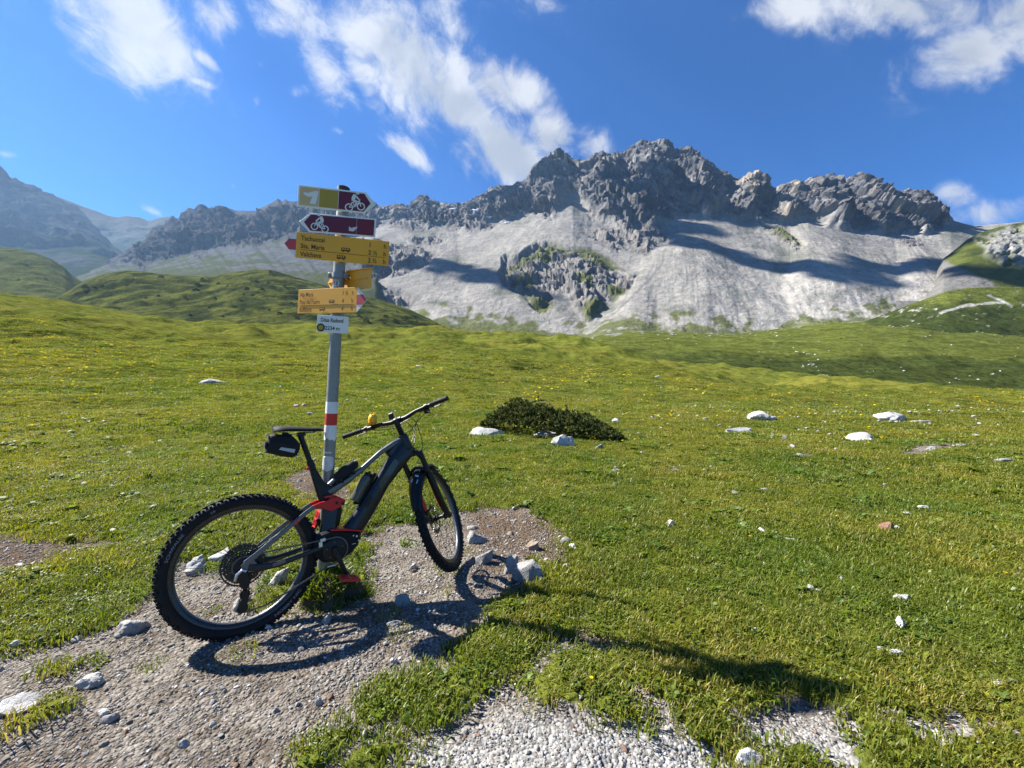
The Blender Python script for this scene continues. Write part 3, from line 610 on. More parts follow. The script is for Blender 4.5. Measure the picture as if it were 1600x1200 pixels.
for i in range(4):                                           # rosettes of broad-leaved herbs
    v_, f_, c_ = [], [], []; nl = 9+3*i
    for k in range(nl):
        a = 6.283*k/nl+R1.random(); L_ = .034+.03*R1.random(); w_ = L_*.30; e_ = .25+.6*R1.random(); ca, sa = math.cos(a), math.sin(a); q = len(v_)
        for t_, ww in ((.0, .15), (.35, .8), (.7, 1.0), (1.0, .08)):
            z_ = L_*e_*(t_*1.5-t_*t_*.9); v_ += [(ca*L_*t_-sa*w_*ww, sa*L_*t_+ca*w_*ww, z_), (ca*L_*t_+sa*w_*ww, sa*L_*t_-ca*w_*ww, z_)]
        f_ += [(q+2*j, q+2*j+1, q+2*j+3) for j in range(3)]+[(q+2*j, q+2*j+3, q+2*j+2) for j in range(3)]; cc = np.array((.10,.145,.028))*(.7+.7*R1.random()); c_ += [cc]*8
    me = mkmesh('herb', np.array(v_), np.array(f_), False); vattr(me, 'Col', np.array(c_)); me.materials.append(GRASS); cr_s.objects.link(bpy.data.objects.new('herb', me))
cd = subcol('dry_sources')
for i in range(3): clump(cd, 'dry_clump', 70, .08, .008, .034, .0035, R1, [G2, G3, G4, G3], flat=.3)
def scatter(name, pts, rot, scl, col, label=None):
    me = bpy.data.meshes.new(name); me.vertices.add(len(pts)); me.vertices.foreach_set('co', np.ascontiguousarray(pts, np.float32).ravel())
    for nm, arr in (('rot', rot), ('scl', scl)):
        a = me.attributes.new(nm, 'FLOAT_VECTOR', 'POINT'); a.data.foreach_set('vector', np.ascontiguousarray(arr, np.float32).ravel())
    ng = bpy.data.node_groups.new('scatter_'+name, 'GeometryNodeTree')
    ng.interface.new_socket('Geometry', in_out='INPUT', socket_type='NodeSocketGeometry'); ng.interface.new_socket('Geometry', in_out='OUTPUT', socket_type='NodeSocketGeometry')
    t = NT(ng); gi, go = t('NodeGroupInput'), t('NodeGroupOutput')
    ci = t('GeometryNodeCollectionInfo', {'Separate Children': True, 'Reset Children': True}); ci.inputs[0].default_value = col
    na = lambda s: [q for q in t('GeometryNodeInputNamedAttribute', {'Name': s}, data_type='FLOAT_VECTOR').outputs if q.enabled][0]
    iop = t('GeometryNodeInstanceOnPoints'); iop.inputs['Pick Instance'].default_value = True
    t.l.new(gi.outputs[0], iop.inputs['Points']); t.l.new(ci.outputs[0], iop.inputs['Instance'])
    e2r = t('FunctionNodeEulerToRotation'); t.l.new(na('rot'), e2r.inputs[0]); t.l.new(e2r.outputs[0], iop.inputs['Rotation'])
    t.l.new(na('scl'), iop.inputs['Scale']); t.l.new(iop.outputs[0], go.inputs[0])
    o = link(name, me); md = o.modifiers.new('scatter', 'NODES'); md.node_group = ng; o['kind'] = 'stuff'
    if label: o['label'] = label
    return o
def sample(n, d0, d1, u0=-90, u1=1690):
    d = np.sqrt(rng.uniform(d0*d0, d1*d1, n)); u = rng.uniform(u0, u1, n); return (u-U0)/FPX*d, d
def place(x, y, bare=None, lift=0.0):
    if bare is None: bare = bare_mask(x, y)
    return np.stack([x, y, ground_z(x, y, bare)+lift], 1), bare
SHRUB_C = (.8, 9.9)
gp, gs, lp, ls, dp, ds_ = [], [], [], [], [], []
for d0, d1, dens, s0, zs in ((1.05, 2.6, 420, 1.0, 1.0), (2.6, 5, 260, 1.15, 1.0), (5, 9, 110, 1.5, .9), (9, 16, 42, 2.2, .75), (16, 34, 13, 3.4, .6), (34, 75, 3.2, 6.5, .42)):
    n = int(1.41*(d1*d1-d0*d0)*dens); x, y = sample(n, d0, d1); p, b = place(x, y)
    if d1 <= 16:                                             # thin out on stony ground, keep a ragged fringe
        keep = rng.random(n) > np.clip(b*1.15-.04+.55*sstep(.12, .34, fbm(x/.5, y/.5, 0, 3, 301))*(y < 4)*(y*0+sstep(900, 1050, flat_uv(x, y)[1])), 0, .985)
    else: keep = b < .5
    p = p[keep]; n = len(p); s = s0*rng.uniform(.75, 1.3, n)
    patch = fbm(p[:, 0]/.9, p[:, 1]/.9, 0, 3, 302)
    sc3 = np.stack([s, s, s*zs*(1+.7*np.clip(patch*2.2, -.6, .8))], 1)
    kind = rng.random(n)+.5*patch; yel = sstep(-.02, .25, fbm(p[:, 0]/1.3, p[:, 1]/1.3, 3, 3, 303)+.22*(bare_mask(p[:, 0], p[:, 1]) > .02))
    isl_ = kind > .66; isd = (~isl_) & (rng.random(n) < .08+.42*yel)
    gp.append(p[~isl_ & ~isd]); gs.append(sc3[~isl_ & ~isd]); lp.append(p[isl_]); ls.append(sc3[isl_]); dp.append(p[isd]); ds_.append(sc3[isd])
def rots(n, tilt=.12): return np.stack([rng.normal(0, tilt, n), rng.normal(0, tilt, n), rng.uniform(0, 6.283, n)], 1)
for nm, P_, S_, c_ in (('grass', gp, gs, cg), ('leafy_grass', lp, ls, cl_), ('dry_grass', dp, ds_, cd)):
    P_ = np.concatenate(P_); S_ = np.concatenate(S_); scatter(nm, P_, rots(len(P_)), S_, c_)

hp, hs = [], []
for d0, d1, dens in ((1.05, 4.5, 34), (4.5, 12, 9)):
    n = int(1.41*(d1*d1-d0*d0)*dens); x, y = sample(n, d0, d1); p, b = place(x, y); k = (rng.random(n) < sstep(-.15, .2, fbm(x/.8, y/.8, 0, 3, 351))+.08) & (b < .75); p = p[k]; s = rng.uniform(.45, .85, len(p))*np.clip(p[:, 1]/2.6, .6, 2.2)
    p[:, 2] += .004; hp.append(p); hs.append(np.stack([s]*3, 1))
hp, hs = np.concatenate(hp), np.concatenate(hs); scatter('herbs', hp, rots(len(hp), .15), hs, cr_s)
# ---- gravel and pebbles
def rock_mesh(name, seed, sub=3, size=(1, 1, 1), cuts=9, rough=.16, sharp=32):
    bm = bmesh.new(); bmesh.ops.create_icosphere(bm, subdivisions=sub, radius=1); r = random.Random(seed)
    v = np.array([q.co[:] for q in bm.verts]); f = np.array([[q.index for q in p.verts] for p in bm.faces]); bm.free()
    for i in range(cuts):
        nrm = np.array([r.gauss(0, 1), r.gauss(0, 1), r.gauss(0, .8)]); nrm /= np.linalg.norm(nrm); c = r.uniform(.5, .85); dd = v@nrm
        v = v-np.maximum(dd-c, 0)[:, None]*nrm*.93
    o = seed*3.71
    n = fbm(v[:, 0]*1.3+o, v[:, 1]*1.3, v[:, 2]*1.3, 4 if sub > 2 else 2, seed % 97, .55)
    v = v*(1+rough*2*n)[:, None]
    if sub >= 4: v = v*(1+.09*fbm(v[:, 0]*4+o, v[:, 1]*4, v[:, 2]*5, 3, seed % 89, .6, True))[:, None]
    v = v*np.array(size); me = mkmesh(name, v, f, True)
    try: me.set_sharp_from_angle(angle=math.radians(sharp))
    except Exception: pass
    return me
def stone_mat(name, c0, c1, lichen, lam=.35, sc_=9.0):
    m, t = newmat(name); tcn = t('ShaderNodeTexCoord').outputs['Object']; rnd = t('ShaderNodeObjectInfo').outputs['Random']
    v = t('ShaderNodeVectorMath', {0: tcn, 1: t('ShaderNodeCombineXYZ', {0: t.math('MULTIPLY', rnd, 40)}).outputs[0]}, operation='ADD').outputs[0]
    n1, n2, n3 = t.noise(v, sc_, 6, .65), t.noise(v, sc_*4.5, 5, .65), t.noise(v, sc_*18, 3, .6)
    c = t.mix(t.ramp(n1, .3, .7), c0, c1); c = t.mix(t.math('MULTIPLY', t.ramp(n2, .54, .66), lam), c, lichen)
    c = t.mix(t.math('MULTIPLY', t.ramp(n3, .55, .75), .25), c, (.08, .08, .075))
    h = t.math('ADD', n2, t.math('MULTIPLY', n3, .4))
    b = t('ShaderNodeBsdfPrincipled', {'Base Color': c, 'Roughness': .9, 'Specular IOR Level': .2, 'Normal': t('ShaderNodeBump', {'Strength': .7, 'Distance': .25/sc_*.6, 'Height': h}).outputs[0]})
    t('ShaderNodeOutputMaterial', {'Surface': b}); return m
S_WHITE = stone_mat('pale_limestone', (.34,.332,.315), (.52,.51,.485), (.17,.165,.15), .7)
S_GREY = stone_mat('grey_limestone', (.20,.195,.185), (.34,.33,.31), (.12,.115,.105), .6)
S_BROWN = stone_mat('brown_stone', (.20,.155,.12), (.33,.27,.21), (.12,.10,.085), .4)
S_RED = stone_mat('rusty_stone', (.19,.10,.065), (.29,.17,.12), (.10,.07,.055), .4)
def gravel_mat():
    m, t = newmat('gravel_stone'); rnd = t('ShaderNodeObjectInfo').outputs['Random']; pos = t('ShaderNodeNewGeometry').outputs['Position']
    c = t.mix(rnd, (.11, .098, .083), (.33, .32, .30)); c = t.mix(t.ramp(rnd, .93, .98), c, (.52, .51, .49)); c = t.mix(t.ramp(rnd, .12, .08), c, (.17, .11, .075))
    c = t.mix(1.0, c, t.mix(t.noise(pos, 60, 4), (.75, .75, .75), (1.2, 1.2, 1.2)), 'MULTIPLY')
    b = t('ShaderNodeBsdfPrincipled', {'Base Color': c, 'Roughness': .92, 'Specular IOR Level': .15}); t('ShaderNodeOutputMaterial', {'Surface': b}); return m
GM = gravel_mat(); cp = subcol('gravel_sources')
for i in range(8):
    me_ = rock_mesh('pebble', 500+i, 3, (1, .66+.05*i, .40+.04*i), 20, .07, 12); me_.materials.append(GM); cp.objects.link(bpy.data.objects.new('pebble', me_))
pp, ps = [], []
for d0, d1, dens, m_, sg_ in ((1.05, 2.0, 5200, .0043, .38), (2.0, 3.6, 2300, .0062, .42), (3.6, 6.5, 420, .009, .5), (1.05, 5.5, 190, .0098, .36)):
    n = int(1.41*(d1*d1-d0*d0)*dens); x, y = sample(n, d0, d1); b = bare_mask(x, y)
    keep = rng.random(n) < b*(1.0-.82*sstep(-.05, .22, fbm(x/.42, y/.42, 0, 4, 311))*(m_ < .012))+.012; x, y, b = x[keep], y[keep], b[keep]
    p, _ = place(x, y, b); s = np.exp(rng.normal(math.log(m_), sg_, len(p))); p[:, 2] += s*.15
    pp.append(p); ps.append(np.stack([s, s, s], 1))
pp, ps = np.concatenate(pp), np.concatenate(ps); scatter('gravel', pp, np.stack([rng.normal(0, .35, len(pp)), rng.normal(0, .35, len(pp)), rng.uniform(0, 6.28, len(pp))], 1), ps, cp)
# small pale chips lying in the turf
x, y = sample(2600, 1.9, 24); k = rng.random(2600) < sstep(-.15, .2, fbm(x/1.7, y/1.7, 0, 3, 321))*np.where(x > 0, 1, .3); x, y = x[k], y[k]
cw = subcol('chip_sources'); WM = stone_mat('pale_chip', (.36,.35,.335), (.54,.53,.505), (.22,.215,.20), .4, 2.0)
for i in range(4):
    me_ = rock_mesh('chip', 560+i, 2, (1, .8, .6), 7, .15); me_.materials.append(WM); cw.objects.link(bpy.data.objects.new('chip', me_))
p, _ = place(x, y); s = np.exp(rng.normal(math.log(.016), .5, len(p)))*np.clip(y/6, .6, 2.2); p[:, 2] += s*.3+.012
scatter('stone_chips', p, rots(len(p), .3), np.stack([s]*3, 1), cw)

# ---- flowers
def flat_mat(name, col, rough=.6, transl=0.0):
    m, t = newmat(name); rnd = t('ShaderNodeObjectInfo').outputs['Random']
    c = t.mix(rnd, tuple(q*.8 for q in col), tuple(min(1, q*1.15) for q in col)); d = t('ShaderNodeBsdfDiffuse', {'Color': c})
    if transl: d = t('ShaderNodeMixShader', {0: transl, 1: d, 2: t('ShaderNodeBsdfTranslucent', {'Color': c})})
    t('ShaderNodeOutputMaterial', {'Surface': d}); return m
YEL, ORA, WHT, STEM = flat_mat('yellow_petal', (.78,.55,.02), .6, .3), flat_mat('orange_petal', (.75,.27,.02), .6, .3), flat_mat('white_petal', (.62,.58,.55), .6, .3), flat_mat('flower_stem', (.07,.11,.025))
def flower_head(n=9, r=1.0, cup=.35):
    v, f = [(0, 0, .05*r)], []
    for i in range(n):
        for k, rr, zz in ((-.36, .62, .12), (0, 1, cup), (.36, .62, .12)):
            a = (i+k)/n*6.283; v.append((r*rr*math.cos(a), r*rr*math.sin(a), zz*r))
        j = 1+3*i; f += [(0, j, j+1), (0, j+1, j+2)]
    return np.array(v), np.array(f)
def flower_src(cname, mat, size, stemh):
    c = subcol(cname)
    for i in range(3):
        v, f = flower_head(7+i, size, .25+.1*i); v[:, 2] += stemh; me_ = mkmesh('flower', v, f, False); me_.materials.append(mat); c.objects.link(bpy.data.objects.new('flower', me_))
    return c
cy, cw_ = flower_src('yellow_sources', YEL, .0145, .060), flower_src('white_sources', WHT, .0095, .050)
def flower_field(n, d0, d1, seed, boxes, thr):
    x, y = sample(n, d0, d1); u, v = flat_uv(x, y); w = sstep(thr, thr+.2, fbm(x/2.4, y/2.4, 0, 3, seed))
    for (a, b, c, d, st) in boxes: w = np.maximum(w, st*np.exp(-(((u-a)/c)**2+((v-b)/d)**2)))
    k = rng.random(n) < w; x, y = x[k], y[k]; p, b = place(x, y); k = b < .4; p = p[k]; s = rng.uniform(.7, 1.3, len(p))*np.clip(p[:, 1]/5.0, .85, 7)
    return p, np.stack([s, s, np.minimum(s, 1.6)], 1)
p, s3 = flower_field(20000, 3.0, 60, 331, [(1130,785,70,18,.75),(1180,800,60,14,.6),(1420,745,110,16,.4),(1560,790,60,25,.3),(900,735,120,14,.25),(1380,690,150,10,.5),(1240,655,150,8,.6),(920,612,90,8,.6),(100,640,160,40,.35)], .08)
scatter('yellow_flowers', p, rots(len(p), .35), s3, cy)
p, s3 = flower_field(4200, 1.6, 26, 341, [(150,620,140,30,.3)], .10); scatter('white_flowers', p, rots(len(p), .35), s3, cw_)
def single_flower(u, v, mat, r, label, cat='flower', h=.05):
    b = on_ground(u, v+h*FPX/3.2*.5); o = empty('wild_flower', b); tag(o, label, cat)
    hv_, hf = flower_head(11, r, .12); hv_[:, 2] += h; link('petals', mkmesh('petals', hv_, hf, False), mat, o)
    c2 = .0016; sv = np.array([(c2, 0, -.01), (-c2*.5, c2, -.01), (-c2*.5, -c2, -.01), (c2, 0, h+.002), (-c2*.5, c2, h+.002), (-c2*.5, -c2, h+.002)]); link('stem', mkmesh('stem', sv, np.array([(0,1,4,3),(1,2,5,4),(2,0,3,5)])), STEM, o)
single_flower(924, 1088, YEL, .010, 'single yellow flower in short turf just above the pale gravel')
single_flower(1172, 850, ORA, .014, 'orange flower head beside small white stones in the turf')
single_flower(1467, 858, YEL, .014, 'bright yellow flower right of the white stone in the meadow')
single_flower(1571, 911, YEL, .012, 'yellow flower head in the turf at the far right edge')

# ---- single stones, read off the photograph: (u, v of the foot, width px, height px, material, yaw, label)
STONES = [
 (1195,660,46,18,'W',.3,'white boulder with a dark shaded side, back of the three by the dip'), (1156,676,48,11,'W',.1,'low flat white boulder in front of the humped one, by a bare hollow'),
 (1404,662,58,20,'W',.2,'biggest lumpy white outcrop at the right edge of the flat meadow'), (1441,664,34,9,'W',.0,'low white slab running right from the lumpy outcrop'),
 (1352,690,44,15,'W',.15,'rounded white boulder between the lumpy outcrop and the gravel patch'), (760,682,56,18,'W',.1,'white boulder at the left foot of the dark juniper'),
 (886,703,44,22,'W',.4,'jagged white boulder in front of the middle of the juniper'), (852,686,40,11,'G',.2,'low brownish grey stone tucked under the front of the juniper'),
 (936,706,13,16,'G',.9,'small upright stone with a dark side below the right end of the juniper'), (325,604,44,15,'G',.2,'lone grey boulder in the meadow left of the signpost'),
 (1030,598,15,8,'W',.4,'tiny white boulder high on the grassy knoll'), (1035,608,9,4,'W',.2,'very small white stone below the one on the knoll'), (652,580,12,5,'W',.2,'tiny pale stone on the knoll right of the signpost'),
 (1195,773,16,8,'W',.3,'small white stone beyond the yellow flower patch'), (1051,830,20,13,'W',.6,'round white stone alone in the grass above the two shadows'),
 (1072,812,11,6,'W',.1,'little white stone just behind the round one'), (1163,828,15,7,'W',.2,'flat white stone at the foot of the yellow flower patch'), (1193,840,16,8,'W',-.3,'white stone above the long pale one, beside the orange flower'),
 (1236,852,18,8,'W',-.4,'long pale stone lying diagonal right of the orange flower'), (1421,811,17,7,'W',.1,'flat white stone left of the tilted one above the rusty stone'),
 (1447,802,18,10,'W',-.5,'tilted white stone above the rusty stone'), (1389,840,26,17,'R',.2,'rusty brown stone in the right meadow'), (1403,837,15,9,'W',.3,'white stone resting against the rusty one'),
 (1424,863,14,6,'W',.1,'small flat white stone below the rusty stone'), (1268,937,17,10,'W',.2,'left one of two white stones in the grass, mid right'), (1283,940,14,9,'W',-.2,'right one of two white stones in the grass, mid right'),
 (1317,918,10,7,'W',.3,'small white stone up and right of the white pair'), (1391,947,15,6,'W',.1,'small white chip behind the long pale slab'), (1415,955,32,10,'W',.15,'long pale slab half sunk in the right turf'),
 (1413,992,32,20,'W',.5,'largest white lump in the right turf, with chips around it'), (1432,986,9,6,'W',.1,'white chip touching the right side of the large turf lump'), (1378,1032,16,12,'W',.2,'left half of the broken pale stone in the turf'),
 (1404,1040,26,12,'W',-.3,'right half of the broken pale stone in the turf'), (1180,998,14,11,'W',.3,'white stone in the turf above the shadow of the signs'), (1172,1206,48,30,'W',.2,'smooth white stone cut by the bottom edge of the photo'),
 (1170,1160,12,9,'W',.2,'small white stone on the gravel above the smooth one'), (1196,893,9,7,'W',.4,'tiny white stone below the orange flower'), (1190,880,11,7,'W',.1,'tiny white stone nearest below the orange flower'),
 (301,897,36,36,'W',.8,'white rock seen through the left side of the rear wheel'), (343,882,44,26,'W',.3,'pale rock behind the cassette of the bicycle'),
 (432,922,26,36,'W',1.0,'upright white rock behind the right side of the rear wheel'), (378,953,30,24,'W',.4,'pale rock behind the derailleur'), (410,962,16,12,'G',.2,'small rock in the grass between derailleur and tyre'),
 (742,850,36,30,'G',.5,'rounded grey rock right of the front wheel'), (738,829,22,9,'G',.2,'flat grey stone above the rounded one beside the front wheel'), (753,882,28,32,'G',.9,'pointed grey rock below the rounded one beside the front wheel'),
 (795,897,28,40,'G',1.1,'upright pale rock standing against the broad half buried one'), (823,914,62,42,'G',-.4,'broad half buried pale rock in the shade beyond the front wheel'), (834,857,30,20,'B',.2,'brown block with a dark underside on the bare soil'),
 (884,852,20,14,'G',-.7,'narrow stone lying diagonal at the edge of the soil'), (896,863,18,12,'W',-.6,'pale stone at the lower end of the diagonal one'), (888,892,16,9,'W',.2,'crumbly white stone at the edge of the turf below the soil'),
 (874,880,9,6,'W',.2,'white crumb left of the crumbly stone'), (765,825,9,6,'G',.3,'small stone on the soil right of the front tyre'), (798,836,14,8,'B',.1,'little brown stone left of the brown block'),
 (201,995,46,22,'G',.55,'long grey stone lying on the path left of the rear wheel'), (183,1001,14,8,'G',.2,'small stone at the lower end of the long grey one'), (22,1122,66,26,'W',.3,'big flat pale slab at the left edge of the path'),
 (132,1082,46,16,'W',.3,'flat white stone in the middle of the path at left'), (645,891,14,12,'W',.3,'small white stone on the path left of the front wheel'), (626,950,36,18,'G',.2,'grey rock in the shadow of the bicycle frame'),
 (615,980,26,8,'G',.1,'thin flat stone in the shadow below the grey rock'), (507,975,18,14,'G',.4,'grey stone at the right of the rear tyre'), (615,1036,14,11,'W',.3,'white stone at the right end of the rear wheel shadow'),
 (497,1103,14,12,'W',.4,'white stone on the path below the wheel shadow'), (565,1150,16,18,'W',.9,'pale stone between the two turf islands at the bottom'), (428,1116,12,9,'G',.3,'dark grey stone in the middle of the lower path'),
 (20,1020,20,10,'W',.2,'white stone at the turf edge on the far left'), (64,1008,18,9,'G',.2,'grey stone at the turf edge left of the path'), (55,848,14,8,'W',.3,'small white stone on the bare soil at far left'),
 (165,1130,24,14,'G',.3,'grey stone on the path below the flat white one'), (157,1123,20,10,'W',.2,'pale stone touching the grey one low on the path'), (285,1172,20,12,'W',.4,'white angular stone near the bottom of the path'),
 (60,1000,16,9,'G',.1,'dark flat stone where path meets turf at left'), (962,740,16,8,'G',.2,'dark little stone in the meadow below the juniper'), (1004,712,9,9,'W',.2,'small white stone right of the juniper'),
 (961,764,9,6,'W',.3,'white crumb in the meadow below the dark little stone'), (1250,720,22,7,'G',.1,'flat grey stone on the bare spot in the meadow'), (1208,686,10,6,'W',.2,'small pale stone in the bare hollow'), (1228,690,10,10,'G',.4,'dark stone in the bare hollow'),
 (1467,708,26,8,'G',.2,'grey stone on the gravel patch of the right meadow'), (1507,702,24,6,'G',.0,'flat grey stone at the right end of the gravel patch'), (1575,727,26,7,'G',-.2,'flat grey stone at the right edge of the meadow'),
 (730,755,9,5,'W',.2,'white chip in the grass right of the front wheel'), (1568,1085,26,8,'W',.1,'pale sliver in the grass near the right edge')]
seen_ = set()
for i, (u, v, w, h, mt, yaw, lab) in enumerate(STONES):
    b = on_ground(u, v); d = b.y; wm = w/FPX*d/2; hm_ = h/FPX*d*.84; dm = min(wm*.75, max(hm_*1.3, wm*.45))
    sub = 4 if w >= 26 else 3
    me_ = rock_mesh('stone', 700+i*13, sub, (wm*1.12, dm, hm_), 16, .26, 24)
    o = link('rock' if w >= 26 else 'stone', me_, {'W': S_WHITE, 'G': S_GREY, 'B': S_BROWN, 'R': S_RED}[mt]); o.location = (b.x, b.y+dm*.6, b.z-hm_*.04); o.rotation_euler = (0, 0, yaw)
    if abs(yaw) > .8: o.rotation_euler = (0, .5, yaw-.6)
    tag(o, lab, 'rock' if w >= 26 else 'stone', 'stones lying about the meadow and path')

# ---- juniper mound
def needle_mat(name, c0, c1):
    m, t = newmat(name); pos = t('ShaderNodeNewGeometry').outputs['Position']; a = t('ShaderNodeAttribute', attribute_name='Col').outputs['Fac']
    c = t.mix(a, c0, c1); c = t.mix(1.0, c, t.mix(t.noise(pos, 3.0, 4), (.7, .7, .7), (1.35, 1.3, 1.2)), 'MULTIPLY')
    d = t('ShaderNodeBsdfDiffuse', {'Color': c}); tr = t('ShaderNodeBsdfTranslucent', {'Color': c})
    t('ShaderNodeOutputMaterial', {'Surface': t('ShaderNodeMixShader', {0: .25, 1: d, 2: tr})}); return m
NEED = needle_mat('juniper_needles', (.040,.056,.020), (.14,.155,.048)); BARK = pbr('bark', (.10,.075,.055), .9, 0, .3, 40)
def sprigs(P_, N_, size, r, k=3):
    n = len(P_)*k; P_ = np.repeat(P_, k, 0); N_ = np.repeat(N_, k, 0)
    dirn = N_*.8+r.normal(0, .62, (n, 3)); dirn[:, 2] += .25; dirn /= np.linalg.norm(dirn, axis=1, keepdims=True)
    side = np.cross(dirn, r.normal(0, 1, (n, 3))); side /= np.linalg.norm(side, axis=1, keepdims=True)+1e-9
    L_ = size*r.uniform(.6, 1.4, n)[:, None]; Wd_ = L_*.34
    vs = np.stack([P_-dirn*L_*.3, P_+dirn*L_*.3-side*Wd_, P_+dirn*L_, P_+dirn*L_*.3+side*Wd_], 1).reshape(-1, 3)
    fs = np.arange(n*4).reshape(n, 4); c = np.clip(r.uniform(0, 1, n)**1.4, 0, 1); return vs, fs, np.repeat(c, 4)
a0_, a1_ = on_ground(757, 676), on_ground(975, 698); a0_ = Vector((a0_.x, a0_.y+.9, a0_.z)); a1_ = Vector((a1_.x, a1_.y+.25, a1_.z))
ctr = (a0_+a1_)*.5; jn = empty('juniper_shrub', ctr); tag(jn, 'low dark green juniper mound spreading over the meadow behind the bicycle', 'shrub')
n = 4200; tt = rng.uniform(0, 1, n); ph = rng.uniform(-1.15, 1.15, n)
hgt = np.interp(tt, [0, .1, .27, .45, .65, .85, 1], [.10, .36, .70, .58, .46, .32, .06]); wid = np.interp(tt, [0, .12, .35, .7, .92, 1], [.2, .55, .85, .7, .4, .12])
axd = np.array((a1_-a0_)[:2]); Ln = np.linalg.norm(axd); axd /= Ln; pd = np.array([-axd[1], axd[0]])
lump = 1+1.25*fbm(tt*13, ph*3.0, 0, 3, 401, .6)+np.where(rng.random(n) < .10, rng.uniform(0, .22, n), 0); q = np.where(rng.random(n) < .8, 1.0, rng.uniform(.5, 1, n))*lump
cx = np.array(a0_[:2])[None]+axd[None]*(tt*Ln)[:, None]+pd[None]*(np.sin(ph)*wid*q)[:, None]
gz = ground_z(cx[:, 0], cx[:, 1]); zz = gz+np.cos(ph)*hgt*q*1.05+.02
P_ = np.column_stack([cx, zz]); N_ = np.column_stack([pd[0]*np.sin(ph), pd[1]*np.sin(ph), np.cos(ph)])
vs, fs, c = sprigs(P_, N_, .06, rng, 5); me_ = mkmesh('foliage', vs-np.array(ctr), fs, False); vattr(me_, 'Col', c); link('foliage', me_, NEED, jn)
for i in range(7):
    t0 = .12+.12*i; bx = np.array(a0_[:2])+axd*(t0*Ln); g0 = float(ground_z(bx[:1]*0+bx[0], bx[:1]*0+bx[1])[0]); r0 = .018
    ex, ey, ez = bx[0]+random.uniform(-.25, .25), bx[1]+random.uniform(-.3, .3), g0+float(np.interp(t0, [0, .27, .65, 1], [.2, .55, .36, .1]))
    v_ = [];
    for k, (px, py, pz, rad) in enumerate(((bx[0], bx[1], g0-.05, r0), ((bx[0]+ex)/2+.05, (bx[1]+ey)/2, (g0+ez)/2, r0*.7), (ex, ey, ez, r0*.3))):
        for j in range(6): v_.append((px+rad*math.cos(j*1.047), py+rad*math.sin(j*1.047), pz))
    f_ = [(a+j, a+(j+1) % 6, a+6+(j+1) % 6, a+6+j) for a in (0, 6) for j in range(6)]
    link('branch', mkmesh('branch', np.array(v_)-np.array(ctr), np.array(f_)), BARK, jn)
# ---- dwarf pines on the hills
def bush_mesh(seed):
    r = np.random.default_rng(seed); n = 90; d_ = r.normal(0, 1, (n, 3)); d_ /= np.linalg.norm(d_, axis=1, keepdims=True); d_[:, 2] = np.abs(d_[:, 2])
    lm = 1+.5*fbm(d_[:, 0]*1.6+seed, d_[:, 1]*1.6, d_[:, 2]*1.6, 3, seed); P_ = d_*lm[:, None]*r.uniform(.5, 1, n)[:, None]**.5*np.array([.62, .55, .85])
    vs, fs, c = sprigs(P_, d_, .20, r, 3); me_ = mkmesh('bush', vs, fs, False); vattr(me_, 'Col', c); me_.materials.append(NEED); return me_
BM = [bush_mesh(600+i) for i in range(5)]
def surf(Pt, U, V, u, v):
    k = np.argmin((U-u)**2+(V-v)**2); return Vector(Pt.reshape(-1, 3)[k])
BUSH = [(252,436,11),(140,457,13),(150,454,10),(161,451,9),(308,462,14),(318,441,9),(311,452,10),(422,426,8),(229,469,7),(271,480,8),(249,468,6),(338,471,8),(343,449,7),(388,459,11),(402,448,9),(420,451,8),(394,440,7),(369,486,8),(380,478,7),(437,497,10),(465,506,10),(398,470,7),
 (571,510,12),(602,503,11),(589,492,9),(616,512,10),(580,498,12),(560,503,9),(650,512,8),(632,507,9),(683,511,7),(545,496,8),(470,470,7),(455,480,6),(420,490,6),(360,455,6),(290,470,6),(200,450,6),(215,440,6),(180,458,7),(445,455,7),(500,480,7),(330,490,6),(300,500,6),(350,500,6),(620,495,8),(600,512,8),(412,460,8),(383,467,7),(430,440,6)]
for i, (u, v, w) in enumerate(BUSH):
    s_ = surf(HP, HU, HV, u, v); o = link('mountain_pine', BM[i % 5]); k = w/FPX*s_.y*.62; o.location = s_+Vector((0, 0, -k*.12)); o.scale = (k, k, k*.95); o.rotation_euler = (0, 0, i*1.7)
    lab, grp = (('dark mountain pine bush at the left end of the green hill', 'mountain pines at the left end of the hill') if u < 185 else ('small dark bush on the skyline of the green hill behind the signpost', 'mountain pines on the hill crest') if v < 442 else
        ('dark bush on the falling right flank of the green hill, right of the signpost', 'mountain pines right of the signpost') if u > 530 else ('dark bush low on the green hill just left of the white place plate', 'mountain pines beside the plate') if u > 395 and v > 462 else
        ('biggest dark bush in the middle of the green hill', '') if w == 14 else ('small dark bush scattered over the middle face of the green hill', 'mountain pines on the hill face'))
    tag(o, lab, 'bush', grp or None)
for i, (u, v, w) in enumerate([(42,418,6),(70,440,6),(95,455,7),(30,440,5),(110,448,6),(120,470,7)]):
    s_ = surf(HLP, HLU, HLV, u, v); o = link('mountain_pine', BM[i % 5]); k = w/FPX*s_.y*.6; o.location = s_+Vector((0, 0, -k*.1)); o.scale = (k,)*3; o.rotation_euler = (0, 0, i*2.1)
    tag(o, 'faint dark bush on the hazy hillside at the left edge', 'bush', 'bushes on the left hillside')
for i, (u, v, w) in enumerate([(1174,563,7),(1200,574,6),(1418,600,6),(1085,526,5),(1420,536,8),(1520,560,5),(1315,530,5)]):
    s_ = surf(VSP, VSU, VSV, u, v); o = link('mountain_pine', BM[i % 5]); k = w/FPX*s_.y*.5; o.location = s_+Vector((0, 0, -k*.1)); o.scale = (k*1.3, k, k*.7); o.rotation_euler = (0, 0, i*2.1)
    tag(o, 'dark speck of a bush on the slope below the pale scree', 'bush', 'bushes on the slope below the scree')
